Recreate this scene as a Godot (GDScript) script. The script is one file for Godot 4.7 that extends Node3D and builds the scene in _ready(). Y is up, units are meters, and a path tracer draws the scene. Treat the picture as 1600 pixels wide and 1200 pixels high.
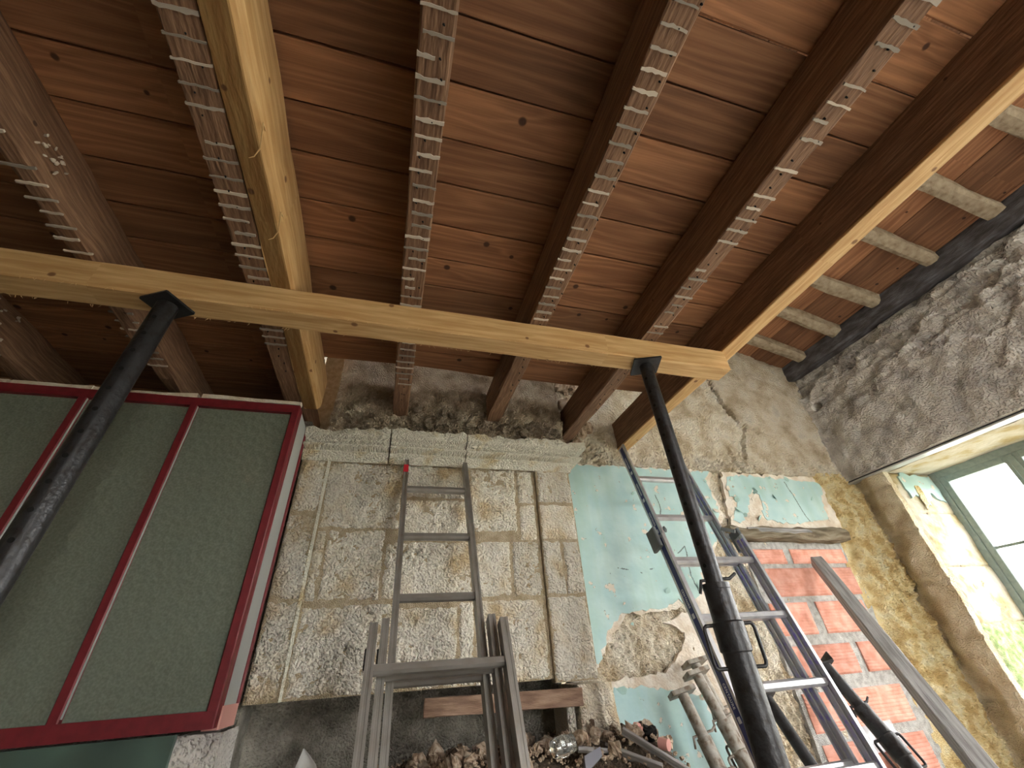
extends Node3D
# Old stone room under repair: floor joists on steel props, stone chimney breast, peeling teal wall, ladders, glazed partition.
# All coordinates are metres; y = 0 is the eye height, EY lifts everything so that the floor lies at 0.
const EY := 1.0
const UP := Vector3.UP
var M := {}
var rng := RandomNumberGenerator.new()
var nz := FastNoiseLite.new()
var nf := FastNoiseLite.new()
var nr := FastNoiseLite.new()


class MB:
	var v := PackedVector3Array()
	var n := PackedVector3Array()
	var uv := PackedVector2Array()
	var ix := PackedInt32Array()
	func quad(a: Vector3, b: Vector3, c: Vector3, d: Vector3, out: Vector3, ua := Vector2.ZERO, ub := Vector2.ZERO, uc := Vector2.ZERO, ud := Vector2.ZERO) -> void:
		var g := (c - a).cross(d - b)
		if g.length_squared() < 1e-16:
			return
		g = g.normalized()
		var flip := g.dot(out) > 0.0
		var nn := g if flip else -g
		var k := v.size()
		for p in [a, b, c, d]:
			v.append(p)
			n.append(nn)
		for p in [ua, ub, uc, ud]:
			uv.append(p)
		if flip:
			ix.append_array(PackedInt32Array([k, k + 2, k + 1, k, k + 3, k + 2]))
		else:
			ix.append_array(PackedInt32Array([k, k + 1, k + 2, k, k + 2, k + 3]))
	func tri(a: Vector3, b: Vector3, c: Vector3, out: Vector3, ua := Vector2.ZERO, ub := Vector2.ZERO, uc := Vector2.ZERO) -> void:
		var g := (b - a).cross(c - a)
		if g.length_squared() < 1e-18:
			return
		g = g.normalized()
		var flip := g.dot(out) > 0.0
		var k := v.size()
		for p in [a, b, c]:
			v.append(p)
			n.append(g if flip else -g)
		for p in [ua, ub, uc]:
			uv.append(p)
		if flip:
			ix.append_array(PackedInt32Array([k, k + 2, k + 1]))
		else:
			ix.append_array(PackedInt32Array([k, k + 1, k + 2]))


# ---------- nodes ----------
func origin_of(o: Node3D) -> Vector3:
	var p := Vector3.ZERO
	var x: Node = o
	while x != null and x != self and x is Node3D:
		p += x.position
		x = x.get_parent()
	return p


func numbered(called: String, parent: Node) -> String:
	if not parent.has_node(called):
		return called
	var k := 1
	while parent.has_node("%s_%03d" % [called, k]):
		k += 1
	return "%s_%03d" % [called, k]


func commit(mb: MB, called: String, m: Material, parent: Node3D = null) -> MeshInstance3D:
	var o := MeshInstance3D.new()
	var host: Node3D = parent if parent else self
	o.name = numbered(called, host)
	var off := Vector3(0, EY, 0) - origin_of(host)
	var lo := Vector3(INF, INF, INF)
	var hi := -lo
	for p in mb.v:
		lo = lo.min(p)
		hi = hi.max(p)
	var base := Vector3((lo.x + hi.x) / 2, lo.y, (lo.z + hi.z) / 2)
	var pv := mb.v.duplicate()
	for i in pv.size():
		pv[i] = pv[i] - base
	var a := []
	a.resize(Mesh.ARRAY_MAX)
	a[Mesh.ARRAY_VERTEX] = pv
	a[Mesh.ARRAY_NORMAL] = mb.n
	a[Mesh.ARRAY_TEX_UV] = mb.uv
	a[Mesh.ARRAY_INDEX] = mb.ix
	var am := ArrayMesh.new()
	am.add_surface_from_arrays(Mesh.PRIMITIVE_TRIANGLES, a)
	am.surface_set_material(0, m)
	o.mesh = am
	o.position = base + off
	host.add_child(o, true)
	return o


func thing(called: String, label: String, category: String, at: Vector3, group := "", kind := "") -> Node3D:
	var o := Node3D.new()
	o.name = numbered(called, self)
	add_child(o, true)
	o.position = at + Vector3(0, EY, 0)
	return tag(o, label, category, group, kind)


func part_node(called: String, parent: Node3D, at: Vector3) -> Node3D:
	var o := Node3D.new()
	o.name = numbered(called, parent)
	o.position = at + Vector3(0, EY, 0) - origin_of(parent)
	parent.add_child(o, true)
	return o


func tag(o: Node3D, label: String, category: String, group := "", kind := "") -> Node3D:
	o.set_meta("label", label)
	o.set_meta("category", category)
	if group:
		o.set_meta("group", group)
	if kind:
		o.set_meta("kind", kind)
	return o


func structure(called: String, label: String, category: String, at: Vector3) -> Node3D:
	return thing(called, label, category, at, "", "structure")


# ---------- shapes ----------
func rrect(w: float, h: float, b: float) -> PackedVector2Array:
	w /= 2
	h /= 2
	return PackedVector2Array([Vector2(w, -h + b), Vector2(w, h - b), Vector2(w - b, h), Vector2(-w + b, h), Vector2(-w, h - b), Vector2(-w, -h + b), Vector2(-w + b, -h), Vector2(w - b, -h)])


# a straight bar of the given cross section (counter-clockwise in right, up) from p0 to p1; wob makes its edges uneven
func bar(mb: MB, p0: Vector3, p1: Vector3, right: Vector3, prof: PackedVector2Array, segs := 1, wob := 0.0, uvo := Vector2.ZERO, seed_ := 0.0) -> void:
	var dir := (p1 - p0).normalized()
	right = (right - dir * right.dot(dir)).normalized()
	var up := right.cross(dir)
	if up.y < -0.001:
		up = -up
	var ln := p0.distance_to(p1)
	var np := prof.size()
	var rings := []
	for s in segs + 1:
		var t := float(s) / segs
		var c := p0.lerp(p1, t)
		var ring := PackedVector3Array()
		for k in np:
			var q: Vector2 = prof[k]
			var j := Vector2.ZERO
			if wob > 0.0:
				j = Vector2(nz.get_noise_3d(t * ln * 3.0, k * 7.3 + seed_, 1.0), nz.get_noise_3d(t * ln * 3.0, k * 5.1 + seed_, 9.0)) * wob * 2.0
				j += Vector2(nz.get_noise_3d(t * ln * 0.6, seed_, 31.0), nz.get_noise_3d(t * ln * 0.6, seed_, 57.0)) * wob
			ring.append(c + right * (q.x + j.x) + up * (q.y + j.y))
		rings.append(ring)
	for s in segs:
		var per := 0.0
		for k in np:
			var k2 := (k + 1) % np
			var e: Vector2 = prof[k2] - prof[k]
			var out := right * e.y - up * e.x
			var l := e.length()
			var u0 := uvo.x + ln * s / segs
			var u1 := uvo.x + ln * (s + 1) / segs
			mb.quad(rings[s][k], rings[s][k2], rings[s + 1][k2], rings[s + 1][k], out, Vector2(u0, uvo.y + per), Vector2(u0, uvo.y + per + l), Vector2(u1, uvo.y + per + l), Vector2(u1, uvo.y + per))
			per += l
	for e in [[0, -1.0], [segs, 1.0]]:
		var ring: PackedVector3Array = rings[e[0]]
		var c := Vector3.ZERO
		for p in ring:
			c += p
		c /= np
		for k in np:
			var q: Vector2 = prof[k]
			var q2: Vector2 = prof[(k + 1) % np]
			mb.tri(c, ring[k], ring[(k + 1) % np], dir * e[1], uvo, uvo + q * 0.2, uvo + q2 * 0.2)


func box(mb: MB, lo: Vector3, hi: Vector3, b := 0.004) -> void:
	var c := (lo + hi) / 2
	bar(mb, Vector3(c.x, lo.y, c.z), Vector3(c.x, hi.y, c.z), Vector3.RIGHT, rrect(hi.x - lo.x, hi.z - lo.z, minf(b, minf(hi.x - lo.x, hi.z - lo.z) * 0.3)), 1, 0.0, Vector2(lo.x, lo.z))


func slab(called: String, lo: Vector3, hi: Vector3, m: Material, parent: Node3D, b := 0.004) -> MeshInstance3D:
	var mb := MB.new()
	box(mb, lo, hi, b)
	return commit(mb, called, m, parent)


# round tube through points with a radius at each
func tube(mb: MB, pts: Array, radii: Array, sides := 14, cap := true) -> void:
	var count := pts.size()
	var rings := []
	var norms := []
	var ref := Vector3(0.31, 0.17, 0.93)
	var along := PackedFloat32Array([0.0])
	for i in range(1, count):
		along.append(along[i - 1] + maxf(pts[i].distance_to(pts[i - 1]), 0.002))
	for i in count:
		var d: Vector3
		if i == 0:
			d = pts[1] - pts[0]
		elif i == count - 1:
			d = pts[i] - pts[i - 1]
		else:
			d = (pts[i] - pts[i - 1]).normalized() + (pts[i + 1] - pts[i]).normalized()
		if d.length() < 1e-6:
			d = pts[count - 1] - pts[0]
		d = d.normalized()
		var r := (ref - d * ref.dot(d)).normalized()
		ref = r
		var u := d.cross(r)
		var ring := PackedVector3Array()
		var nn := PackedVector3Array()
		for k in sides + 1:
			var a := TAU * k / sides
			var q := r * cos(a) + u * sin(a)
			ring.append(pts[i] + q * radii[i])
			nn.append(q)
		rings.append(ring)
		norms.append(nn)
	for i in count - 1:
		var base := mb.v.size()
		var dd: Vector3 = pts[i + 1] - pts[i]
		var slope: float = (radii[i] - radii[i + 1]) / maxf(dd.length(), 0.0005)
		var ax := dd.normalized() if dd.length() > 1e-6 else Vector3.ZERO
		for j in 2:
			for k in sides + 1:
				mb.v.append(rings[i + j][k])
				mb.n.append((norms[i + j][k] + ax * slope).normalized())
				mb.uv.append(Vector2(along[i + j], float(k) / sides * TAU * radii[i]))
		for k in sides:
			var a := base + k
			var b := base + k + 1
			var c := base + sides + 1 + k + 1
			var d2 := base + sides + 1 + k
			var g: Vector3 = (mb.v[b] - mb.v[a]).cross(mb.v[d2] - mb.v[a])
			if g.dot(norms[i][k]) > 0.0:
				mb.ix.append_array(PackedInt32Array([a, c, b, a, d2, c]))
			else:
				mb.ix.append_array(PackedInt32Array([a, b, c, a, c, d2]))
	if cap:
		for e in [[0, 1], [count - 1, count - 2]]:
			var out: Vector3 = pts[e[0]] - pts[e[1]]
			for k in sides:
				mb.tri(pts[e[0]], rings[e[0]][k], rings[e[0]][k + 1], out)


# uneven sheet: o + U*u + V*v + N*h(u, v), N = U x V, with a skirt going back
func relief(mb: MB, o: Vector3, U: Vector3, V: Vector3, lu: float, lv: float, nu: int, nv: int, fn: Callable, skirt := 0.05, uvo := Vector2.ZERO) -> void:
	var N := U.cross(V)
	var base := mb.v.size()
	var hs := PackedFloat32Array()
	hs.resize((nu + 1) * (nv + 1))
	for j in nv + 1:
		for i in nu + 1:
			hs[j * (nu + 1) + i] = fn.call(lu * i / nu, lv * j / nv)
	var du := lu / nu
	var dv := lv / nv
	for j in nv + 1:
		for i in nu + 1:
			var h := hs[j * (nu + 1) + i]
			var i0 := maxi(i - 1, 0)
			var i1 := mini(i + 1, nu)
			var j0 := maxi(j - 1, 0)
			var j1 := mini(j + 1, nv)
			var gx := (hs[j * (nu + 1) + i1] - hs[j * (nu + 1) + i0]) / (du * (i1 - i0))
			var gy := (hs[j1 * (nu + 1) + i] - hs[j0 * (nu + 1) + i]) / (dv * (j1 - j0))
			mb.v.append(o + U * (du * i) + V * (dv * j) + N * h)
			mb.n.append((N - U * gx - V * gy).normalized())
			mb.uv.append(uvo + Vector2(du * i, dv * j))
	for j in nv:
		for i in nu:
			var a := base + j * (nu + 1) + i
			var d := a + nu + 1
			mb.ix.append_array(PackedInt32Array([a, d, d + 1, a, d + 1, a + 1]))
	if skirt > 0.0:
		var back := -N * skirt
		for e in 2:
			var j := 0 if e == 0 else nv
			for i in nu:
				var a := mb.v[base + j * (nu + 1) + i]
				var b := mb.v[base + j * (nu + 1) + i + 1]
				var w := uvo + Vector2(du * i, dv * j)
				mb.quad(a, b, b + back, a + back, V * (1.0 if e else -1.0), w, w + Vector2(du, 0), w + Vector2(du, skirt), w + Vector2(0, skirt))
			var i2 := 0 if e == 0 else nu
			for j2 in nv:
				var a := mb.v[base + j2 * (nu + 1) + i2]
				var b := mb.v[base + (j2 + 1) * (nu + 1) + i2]
				var w := uvo + Vector2(du * i2, dv * j2)
				mb.quad(a, b, b + back, a + back, U * (1.0 if e else -1.0), w, w + Vector2(0, dv), w + Vector2(skirt, dv), w + Vector2(skirt, 0))


func ragged(p: Array, step: float, amp: float, sd: float) -> PackedVector2Array:
	var out := PackedVector2Array()
	for i in p.size():
		var a: Vector2 = p[i]
		var b: Vector2 = p[(i + 1) % p.size()]
		var k := maxi(1, int(a.distance_to(b) / step))
		for s in k:
			var q := a.lerp(b, float(s) / k)
			q += Vector2(nf.get_noise_3d(q.x * 2.0, q.y * 2.0, sd), nf.get_noise_3d(q.x * 2.0, q.y * 2.0, sd + 40.0)) * amp
			out.append(q)
	return out


# a flat sheet of that outline in the plane o, U, V, from depth d0 to d1 along N = U x V
func sheet(mb: MB, p: PackedVector2Array, o: Vector3, U: Vector3, V: Vector3, d0: float, d1: float) -> void:
	var N := U.cross(V)
	var t := Geometry2D.triangulate_polygon(p)
	for k in range(0, t.size(), 3):
		var q := [p[t[k]], p[t[k + 1]], p[t[k + 2]]]
		for s in [[d1, N], [d0, -N]]:
			mb.tri(o + U * q[0].x + V * q[0].y + N * s[0], o + U * q[1].x + V * q[1].y + N * s[0], o + U * q[2].x + V * q[2].y + N * s[0], s[1], q[0], q[1], q[2])
	var c := Vector2.ZERO
	var ccw := not Geometry2D.is_polygon_clockwise(p)
	for i in p.size():
		var a := p[i]
		var b := p[(i + 1) % p.size()]
		var e := b - a
		var out2 := Vector2(e.y, -e.x) * (1.0 if ccw else -1.0)
		mb.quad(o + U * a.x + V * a.y + N * d0, o + U * b.x + V * b.y + N * d0, o + U * b.x + V * b.y + N * d1, o + U * a.x + V * a.y + N * d1, U * out2.x + V * out2.y, a, b, b + Vector2(0.01, 0.01), a + Vector2(0.01, 0.01))


# a broken stone: rounded lump with uneven facets
func rock(mb: MB, c: Vector3, size: Vector3, sd: float, b := 7, rows := 5) -> void:
	var q := Basis.from_euler(Vector3(sd * 1.3, sd * 2.1, sd * 0.7))
	var grid := []
	for j in rows + 1:
		var row := []
		var th := PI * j / rows
		for i in b:
			var ph := TAU * i / b + 0.3 * j
			var d := Vector3(sin(th) * cos(ph), cos(th), sin(th) * sin(ph))
			var m := maxf(absf(d.x), maxf(absf(d.y), absf(d.z)))
			var r := lerpf(1.0, 0.72 / m, 0.6) * (1.0 + 0.55 * nz.get_noise_3d(d.x * 9.0 + sd * 13.0, d.y * 9.0, d.z * 9.0 + sd))
			row.append(c + q * (d * r * size * 0.5))
		grid.append(row)
	for j in rows:
		for i in b:
			var a: Vector3 = grid[j][i]
			var a2: Vector3 = grid[j][(i + 1) % b]
			var d: Vector3 = grid[j + 1][(i + 1) % b]
			var e: Vector3 = grid[j + 1][i]
			var mid := (a + a2 + d + e) / 4
			var w := Vector2(sd + i * 0.03, j * 0.03)
			mb.tri(a, a2, d, mid - c, w, w + Vector2(0.03, 0), w + Vector2(0.03, 0.03))
			mb.tri(a, d, e, mid - c, w, w + Vector2(0.03, 0.03), w + Vector2(0, 0.03))


# ---------- textures and materials ----------
func noise_tex(px: int, freq: float, cols: Array, offs: Array, sd: int, oct := 4, kind := FastNoiseLite.TYPE_SIMPLEX_SMOOTH, warp := 0.0) -> NoiseTexture2D:
	var n := FastNoiseLite.new()
	n.noise_type = kind
	n.seed = sd
	n.frequency = freq
	n.fractal_octaves = oct
	if kind == FastNoiseLite.TYPE_CELLULAR:
		n.cellular_return_type = FastNoiseLite.RETURN_DISTANCE
	if warp > 0.0:
		n.domain_warp_enabled = true
		n.domain_warp_amplitude = warp
		n.domain_warp_frequency = freq * 1.5
	var t := NoiseTexture2D.new()
	t.width = px
	t.height = px
	t.seamless = true
	t.noise = n
	if cols.size():
		var g := Gradient.new()
		g.offsets = PackedFloat32Array(offs)
		g.colors = PackedColorArray(cols)
		t.color_ramp = g
	return t


func c8(r: int, g: int, b: int) -> Color:
	return Color8(r, g, b)


# wood: grain along u; returns a texture of w x h pixels
func wood_tex(w: int, h: int, sd: int, dark: Color, light: Color, knot: Color, rings: float, knots: int, kr: float, streak: float) -> ImageTexture:
	var n1 := FastNoiseLite.new()
	n1.seed = sd
	n1.frequency = 1.0
	n1.fractal_octaves = 2
	var r := RandomNumberGenerator.new()
	r.seed = sd
	var asp := float(w) / h
	var kn := []
	for i in knots:
		kn.append([r.randf() * asp, (int(r.randf() * 8.0) + r.randf_range(0.25, 0.75)) / 8.0, kr * r.randf_range(0.6, 1.3)])
	var data := PackedByteArray()
	data.resize(w * h * 3)
	var at := 0
	for y in h:
		var v := float(y) / h
		var slot := floorf(v * 8.0)
		var tone := n1.get_noise_2d(slot * 17.0, 3.0) * 0.35
		var near := []
		for k in kn:
			if absf(k[1] - v) < 0.07:
				near.append(k)
		for x in w:
			var u := float(x) / w * asp
			var wob := n1.get_noise_2d(u * 0.9, v * 9.0 + slot * 5.0) * 0.045
			var core := 0.0
			for k in near:
				var dx: float = (u - k[0]) / 2.2
				var dy: float = v - k[1]
				var d: float = (dx * dx + dy * dy) / (k[2] * k[2])
				if d < 12.0:
					wob += dy * 1.6 * exp(-d * 0.45)
					var d2: float = ((u - k[0]) * (u - k[0]) * 0.8 + dy * dy) / (k[2] * k[2])
					core = maxf(core, 1.0 - smoothstep(0.10, 0.45, d2))
			var g := 0.5 + 0.5 * sin((v + wob) * rings * TAU)
			var fine := n1.get_noise_2d(u * 4.0, v * 420.0)
			var big := n1.get_noise_2d(u * 1.6 + 50.0, v * 14.0 + slot * 9.0)
			var t := clampf(0.5 + (g * g - 0.4) * 0.42 + fine * streak + big * 0.3 + tone, 0.0, 1.0)
			var c := dark.lerp(light, t).lerp(knot, core * 0.9)
			data[at] = int(c.r * 255)
			data[at + 1] = int(c.g * 255)
			data[at + 2] = int(c.b * 255)
			at += 3
	return ImageTexture.create_from_image(Image.create_from_data(w, h, false, Image.FORMAT_RGB8, data))


func mat(called: String, c: Color, rough: float, tex: Texture2D = null, scale := Vector2.ONE, bump: Texture2D = null, bcm := 0.4, metal := 0.0) -> StandardMaterial3D:
	var m := StandardMaterial3D.new()
	m.resource_name = called
	m.albedo_color = c
	m.roughness = rough
	m.metallic = metal
	m.uv1_scale = Vector3(scale.x, scale.y, 1)
	if tex:
		m.albedo_texture = tex
	if bump:
		m.heightmap_enabled = true
		m.heightmap_texture = bump
		m.heightmap_scale = bcm
	M[called] = m
	return m


func tinted(called: String, tone: float) -> StandardMaterial3D:
	var key := "%s/%.2f" % [called, tone]
	if not M.has(key):
		var m: StandardMaterial3D = M[called].duplicate()
		m.albedo_color = Color(m.albedo_color.r * tone, m.albedo_color.g * tone, m.albedo_color.b * tone)
		M[key] = m
	return M[key]


func materials() -> void:
	var pit := noise_tex(1024, 0.07, [Color(0, 0, 0), Color(0.75, 0.75, 0.75), Color(1, 1, 1)], [0.25, 0.5, 1.0], 11, 5)
	var fine := noise_tex(512, 0.06, [], [], 12, 4)
	var hammered := noise_tex(512, 0.03, [], [], 13, 1, FastNoiseLite.TYPE_CELLULAR)
	var boards := wood_tex(1024, 512, 5, c8(140, 97, 68), c8(198, 146, 106), c8(72, 46, 32), 34.0, 20, 0.016, 0.30)
	var old := wood_tex(1024, 256, 6, c8(112, 84, 64), c8(162, 130, 104), c8(74, 52, 40), 20.0, 7, 0.02, 0.55)
	var fresh := wood_tex(1024, 256, 7, c8(188, 144, 90), c8(222, 188, 136), c8(124, 84, 50), 14.0, 8, 0.035, 0.28)
	var side := noise_tex(256, 0.02, [c8(96, 64, 46), c8(120, 82, 60)], [0.2, 0.8], 21, 4)
	mat("board", Color(0.92, 0.9, 0.88), 0.75, boards, Vector2(1 / 2.4, 1 / 1.36), fine, 0.1)
	mat("roof_board", c8(226, 222, 224), 0.85, boards, Vector2(1 / 2.4, 1 / 1.36), fine, 0.1)
	mat("old_joist", Color(0.95, 0.92, 0.9), 0.8, old, Vector2(1 / 2.0, 1 / 0.5), fine, 0.25)
	mat("fresh_timber", Color.WHITE, 0.7, fresh, Vector2(1 / 2.0, 1 / 0.5), fine, 0.1)
	mat("grey_timber", Color.WHITE, 0.8, noise_tex(512, 0.01, [c8(128, 126, 124), c8(156, 154, 152), c8(174, 172, 170)], [0.2, 0.5, 0.9], 24, 4), Vector2(0.5, 8.0), fine, 0.2)
	mat("greyed", c8(176, 164, 142), 0.8, fresh, Vector2(1 / 2.0, 1 / 0.5), fine, 0.2)  # fresh wood grain in a darker, greyer tone
	mat("white_rafter", c8(206, 198, 184), 0.9, noise_tex(256, 0.03, [c8(170, 156, 138), c8(206, 196, 182), c8(235, 228, 215)], [0.05, 0.45, 1.0], 22, 4), Vector2(2, 2), fine, 0.4)
	mat("wall_plate", c8(150, 152, 160), 0.9, noise_tex(256, 0.02, [c8(120, 112, 108), c8(200, 200, 205)], [0.2, 1.0], 23, 4), Vector2(1, 3), fine, 0.4)
	mat("plaster_streak", c8(206, 194, 180), 0.95)
	mat("ashlar", Color.WHITE, 0.95, noise_tex(1024, 0.004, [c8(206, 184, 146), c8(226, 216, 196), c8(234, 228, 214), c8(216, 210, 196)], [0.08, 0.34, 0.6, 0.95], 31, 5), Vector2(0.9, 0.9), pit, 1.1)
	mat("cornice", Color.WHITE, 0.95, noise_tex(512, 0.008, [c8(216, 198, 158), c8(238, 234, 220), c8(234, 230, 216)], [0.08, 0.4, 0.9], 32, 5), Vector2(1, 1), pit, 1.2)
	mat("mortar", c8(236, 228, 212), 1.0, noise_tex(512, 0.02, [c8(196, 182, 158), c8(230, 222, 206)], [0.1, 0.9], 33, 5), Vector2(2, 2), pit, 0.8)
	mat("flue_rubble", Color.WHITE, 1.0, noise_tex(512, 0.012, [c8(160, 142, 120), c8(196, 180, 158), c8(220, 208, 188)], [0.2, 0.5, 0.9], 34, 6, FastNoiseLite.TYPE_SIMPLEX_SMOOTH, 10.0), Vector2(1, 1), pit, 2.2)
	mat("lime_plaster", Color.WHITE, 1.0, noise_tex(1024, 0.006, [c8(178, 160, 132), c8(206, 192, 168), c8(222, 212, 194), c8(206, 198, 184)], [0.08, 0.36, 0.65, 0.95], 35, 6), Vector2(0.7, 0.7), pit, 1.4)
	mat("grey_plaster", Color.WHITE, 1.0, noise_tex(1024, 0.006, [c8(176, 172, 168), c8(202, 197, 190), c8(220, 215, 208)], [0.15, 0.5, 0.9], 36, 6, FastNoiseLite.TYPE_SIMPLEX_SMOOTH, 12.0), Vector2(0.7, 0.7), pit, 0.9)
	mat("ochre_stone", Color.WHITE, 1.0, noise_tex(512, 0.012, [c8(206, 176, 120), c8(232, 212, 160), c8(240, 230, 196)], [0.2, 0.5, 0.85], 37, 6), Vector2(1.2, 1.2), pit, 1.3)
	mat("jamb_plaster", Color.WHITE, 0.95, noise_tex(1024, 0.005, [c8(168, 150, 108), c8(186, 178, 156), c8(194, 188, 174)], [0.15, 0.42, 0.8], 38, 6), Vector2(0.8, 0.8), fine, 0.5)
	mat("cream_core", Color.WHITE, 1.0, noise_tex(512, 0.01, [c8(196, 176, 144), c8(224, 212, 190), c8(234, 226, 210)], [0.15, 0.5, 0.9], 41, 5), Vector2(1, 1), pit, 1.0)
	mat("brown_stone", Color.WHITE, 1.0, noise_tex(512, 0.01, [c8(200, 180, 146), c8(222, 208, 178), c8(232, 222, 198)], [0.15, 0.5, 0.9], 39, 5), Vector2(1, 1), pit, 1.0)
	mat("moss", Color.WHITE, 1.0, noise_tex(256, 0.03, [c8(140, 164, 104), c8(178, 190, 140), c8(220, 220, 196)], [0.2, 0.5, 0.9], 40, 5), Vector2(2, 2), pit, 0.6)
	mat("teal", Color.WHITE, 0.55, teal_tex(), Vector2(1 / 2.6, 1 / 2.2), fine, 0.15)
	mat("white_coat", Color.WHITE, 0.95, noise_tex(256, 0.02, [c8(206, 190, 170), c8(226, 218, 206)], [0.2, 0.7], 42, 5), Vector2(1.5, 1.5), fine, 0.4)
	mat("brick", Color.WHITE, 0.9, noise_tex(256, 0.02, [c8(200, 138, 118), c8(216, 156, 138), c8(226, 174, 158)], [0.15, 0.5, 0.9], 43, 5), Vector2(2, 2))
	mat("cement", Color.WHITE, 1.0, noise_tex(512, 0.02, [c8(176, 174, 170), c8(202, 201, 197), c8(216, 215, 212)], [0.2, 0.55, 0.9], 44, 5), Vector2(2, 2), pit, 0.6)
	mat("soot", c8(240, 238, 232), 1.0, noise_tex(512, 0.012, [c8(112, 108, 100), c8(140, 136, 128), c8(166, 162, 152)], [0.2, 0.55, 0.95], 45, 5), Vector2(1, 1), pit, 0.6)
	mat("dust", Color.WHITE, 1.0, noise_tex(512, 0.03, [c8(178, 170, 158), c8(216, 210, 200)], [0.2, 0.9], 46, 5), Vector2(1, 1), fine, 0.5)
	mat("dark_floor", c8(120, 102, 84), 1.0, noise_tex(512, 0.03, [c8(150, 140, 130), c8(230, 224, 216)], [0.2, 0.9], 26, 5), Vector2(1, 1), pit, 1.0)  # dark tone for the floor half that cuts bounce light
	mat("earth", c8(206, 192, 176), 1.0, noise_tex(512, 0.03, [c8(90, 80, 70), c8(150, 138, 124)], [0.2, 0.9], 46, 5), Vector2(2, 2), pit, 1.0)
	mat("rubble", c8(232, 222, 210), 1.0, noise_tex(256, 0.02, [c8(130, 112, 96), c8(196, 182, 166), c8(222, 214, 204)], [0.2, 0.55, 0.9], 47, 4), Vector2(3, 3))
	mat("red_paint", c8(112, 26, 36), 0.5, noise_tex(256, 0.03, [c8(232, 226, 226), c8(255, 252, 252)], [0.2, 0.6], 48, 4), Vector2(3, 3))
	mat("grey_paint", c8(168, 172, 170), 0.6)
	mat("pale_paint", c8(190, 186, 176), 0.7)
	mat("green_panel", c8(78, 98, 90), 0.5, noise_tex(256, 0.01, [c8(180, 180, 180), c8(250, 255, 250)], [0.2, 0.8], 49, 3), Vector2(1, 1))
	var gl := mat("obscure_glass", Color(0.50, 0.53, 0.48, 0.84), 0.2, noise_tex(512, 0.08, [c8(226, 228, 224), c8(255, 255, 255)], [0.2, 0.8], 50, 3), Vector2(2, 2), hammered, 0.5)
	gl.transparency = BaseMaterial3D.TRANSPARENCY_ALPHA
	var pane := mat("window_glass", Color(1, 1, 1, 0.06), 0.05)
	pane.transparency = BaseMaterial3D.TRANSPARENCY_ALPHA
	mat("window_paint", c8(150, 166, 164), 0.6, noise_tex(256, 0.03, [c8(236, 240, 240), c8(255, 255, 255)], [0.2, 0.6], 51, 4), Vector2(3, 3))
	mat("prop_steel", c8(56, 56, 58), 0.42, noise_tex(512, 0.02, [c8(190, 176, 164), c8(240, 240, 242), c8(255, 255, 255)], [0.15, 0.5, 0.9], 52, 5), Vector2(2, 2), fine, 0.1, 0.5)
	mat("grey_prop", c8(164, 160, 152), 0.55, noise_tex(512, 0.02, [c8(170, 150, 134), c8(228, 224, 218), c8(255, 255, 255)], [0.15, 0.45, 0.9], 53, 5), Vector2(2, 2), fine, 0.1, 0.35)
	mat("black_prop", c8(54, 54, 56), 0.5, noise_tex(512, 0.015, [c8(150, 130, 120), c8(255, 255, 255)], [0.2, 0.6], 54, 5), Vector2(2, 2), fine, 0.1, 0.3)
	mat("hole", c8(16, 15, 14), 1.0)
	mat("aluminium", c8(158, 155, 150), 0.40, noise_tex(256, 0.02, [c8(240, 238, 234), c8(255, 255, 255)], [0.2, 0.7], 55, 4), Vector2(2, 2), null, 0.0, 0.6)
	mat("bright_aluminium", c8(206, 208, 212), 0.32, noise_tex(256, 0.02, [c8(230, 230, 234), c8(255, 255, 255)], [0.2, 0.7], 56, 4), Vector2(2, 2), null, 0.0, 0.75)
	mat("blue_film", c8(44, 56, 120), 0.45)
	mat("violet_film", Color.WHITE, 0.4, noise_tex(256, 0.02, [c8(168, 168, 176), c8(158, 156, 190), c8(128, 120, 204)], [0.3, 0.55, 0.75], 57, 4), Vector2(2, 1))
	mat("white_print", c8(214, 218, 230), 0.6)
	mat("grey_plastic", c8(104, 110, 112), 0.6)
	mat("red_plastic", c8(196, 40, 56), 0.5)
	mat("galvanised", c8(196, 198, 200), 0.4, null, Vector2.ONE, null, 0.0, 0.6)
	mat("brown_board", c8(226, 212, 202), 0.85, noise_tex(256, 0.02, [c8(120, 98, 84), c8(150, 128, 112), c8(176, 158, 142)], [0.15, 0.5, 0.9], 25, 5), Vector2(1.0, 5.0), fine, 0.2)
	mat("old_lintel", Color.WHITE, 1.0, noise_tex(256, 0.02, [c8(118, 104, 84), c8(160, 146, 122), c8(190, 178, 156)], [0.15, 0.5, 0.9], 27, 5), Vector2(0.8, 5.0), pit, 1.0)
	mat("paper", c8(214, 214, 212), 0.85)
	mat("slate", c8(112, 112, 120), 0.8)
	mat("pink_tile", c8(206, 150, 140), 0.85)
	mat("film", Color(0.9, 0.92, 0.95, 0.55), 0.3).transparency = BaseMaterial3D.TRANSPARENCY_ALPHA
	var jar := mat("jar_glass", Color(0.96, 0.98, 0.97, 0.05), 0.03)
	jar.refraction_enabled = true
	jar.refraction_scale = 0.05
	mat("outside_ground", c8(150, 150, 136), 1.0)


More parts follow.
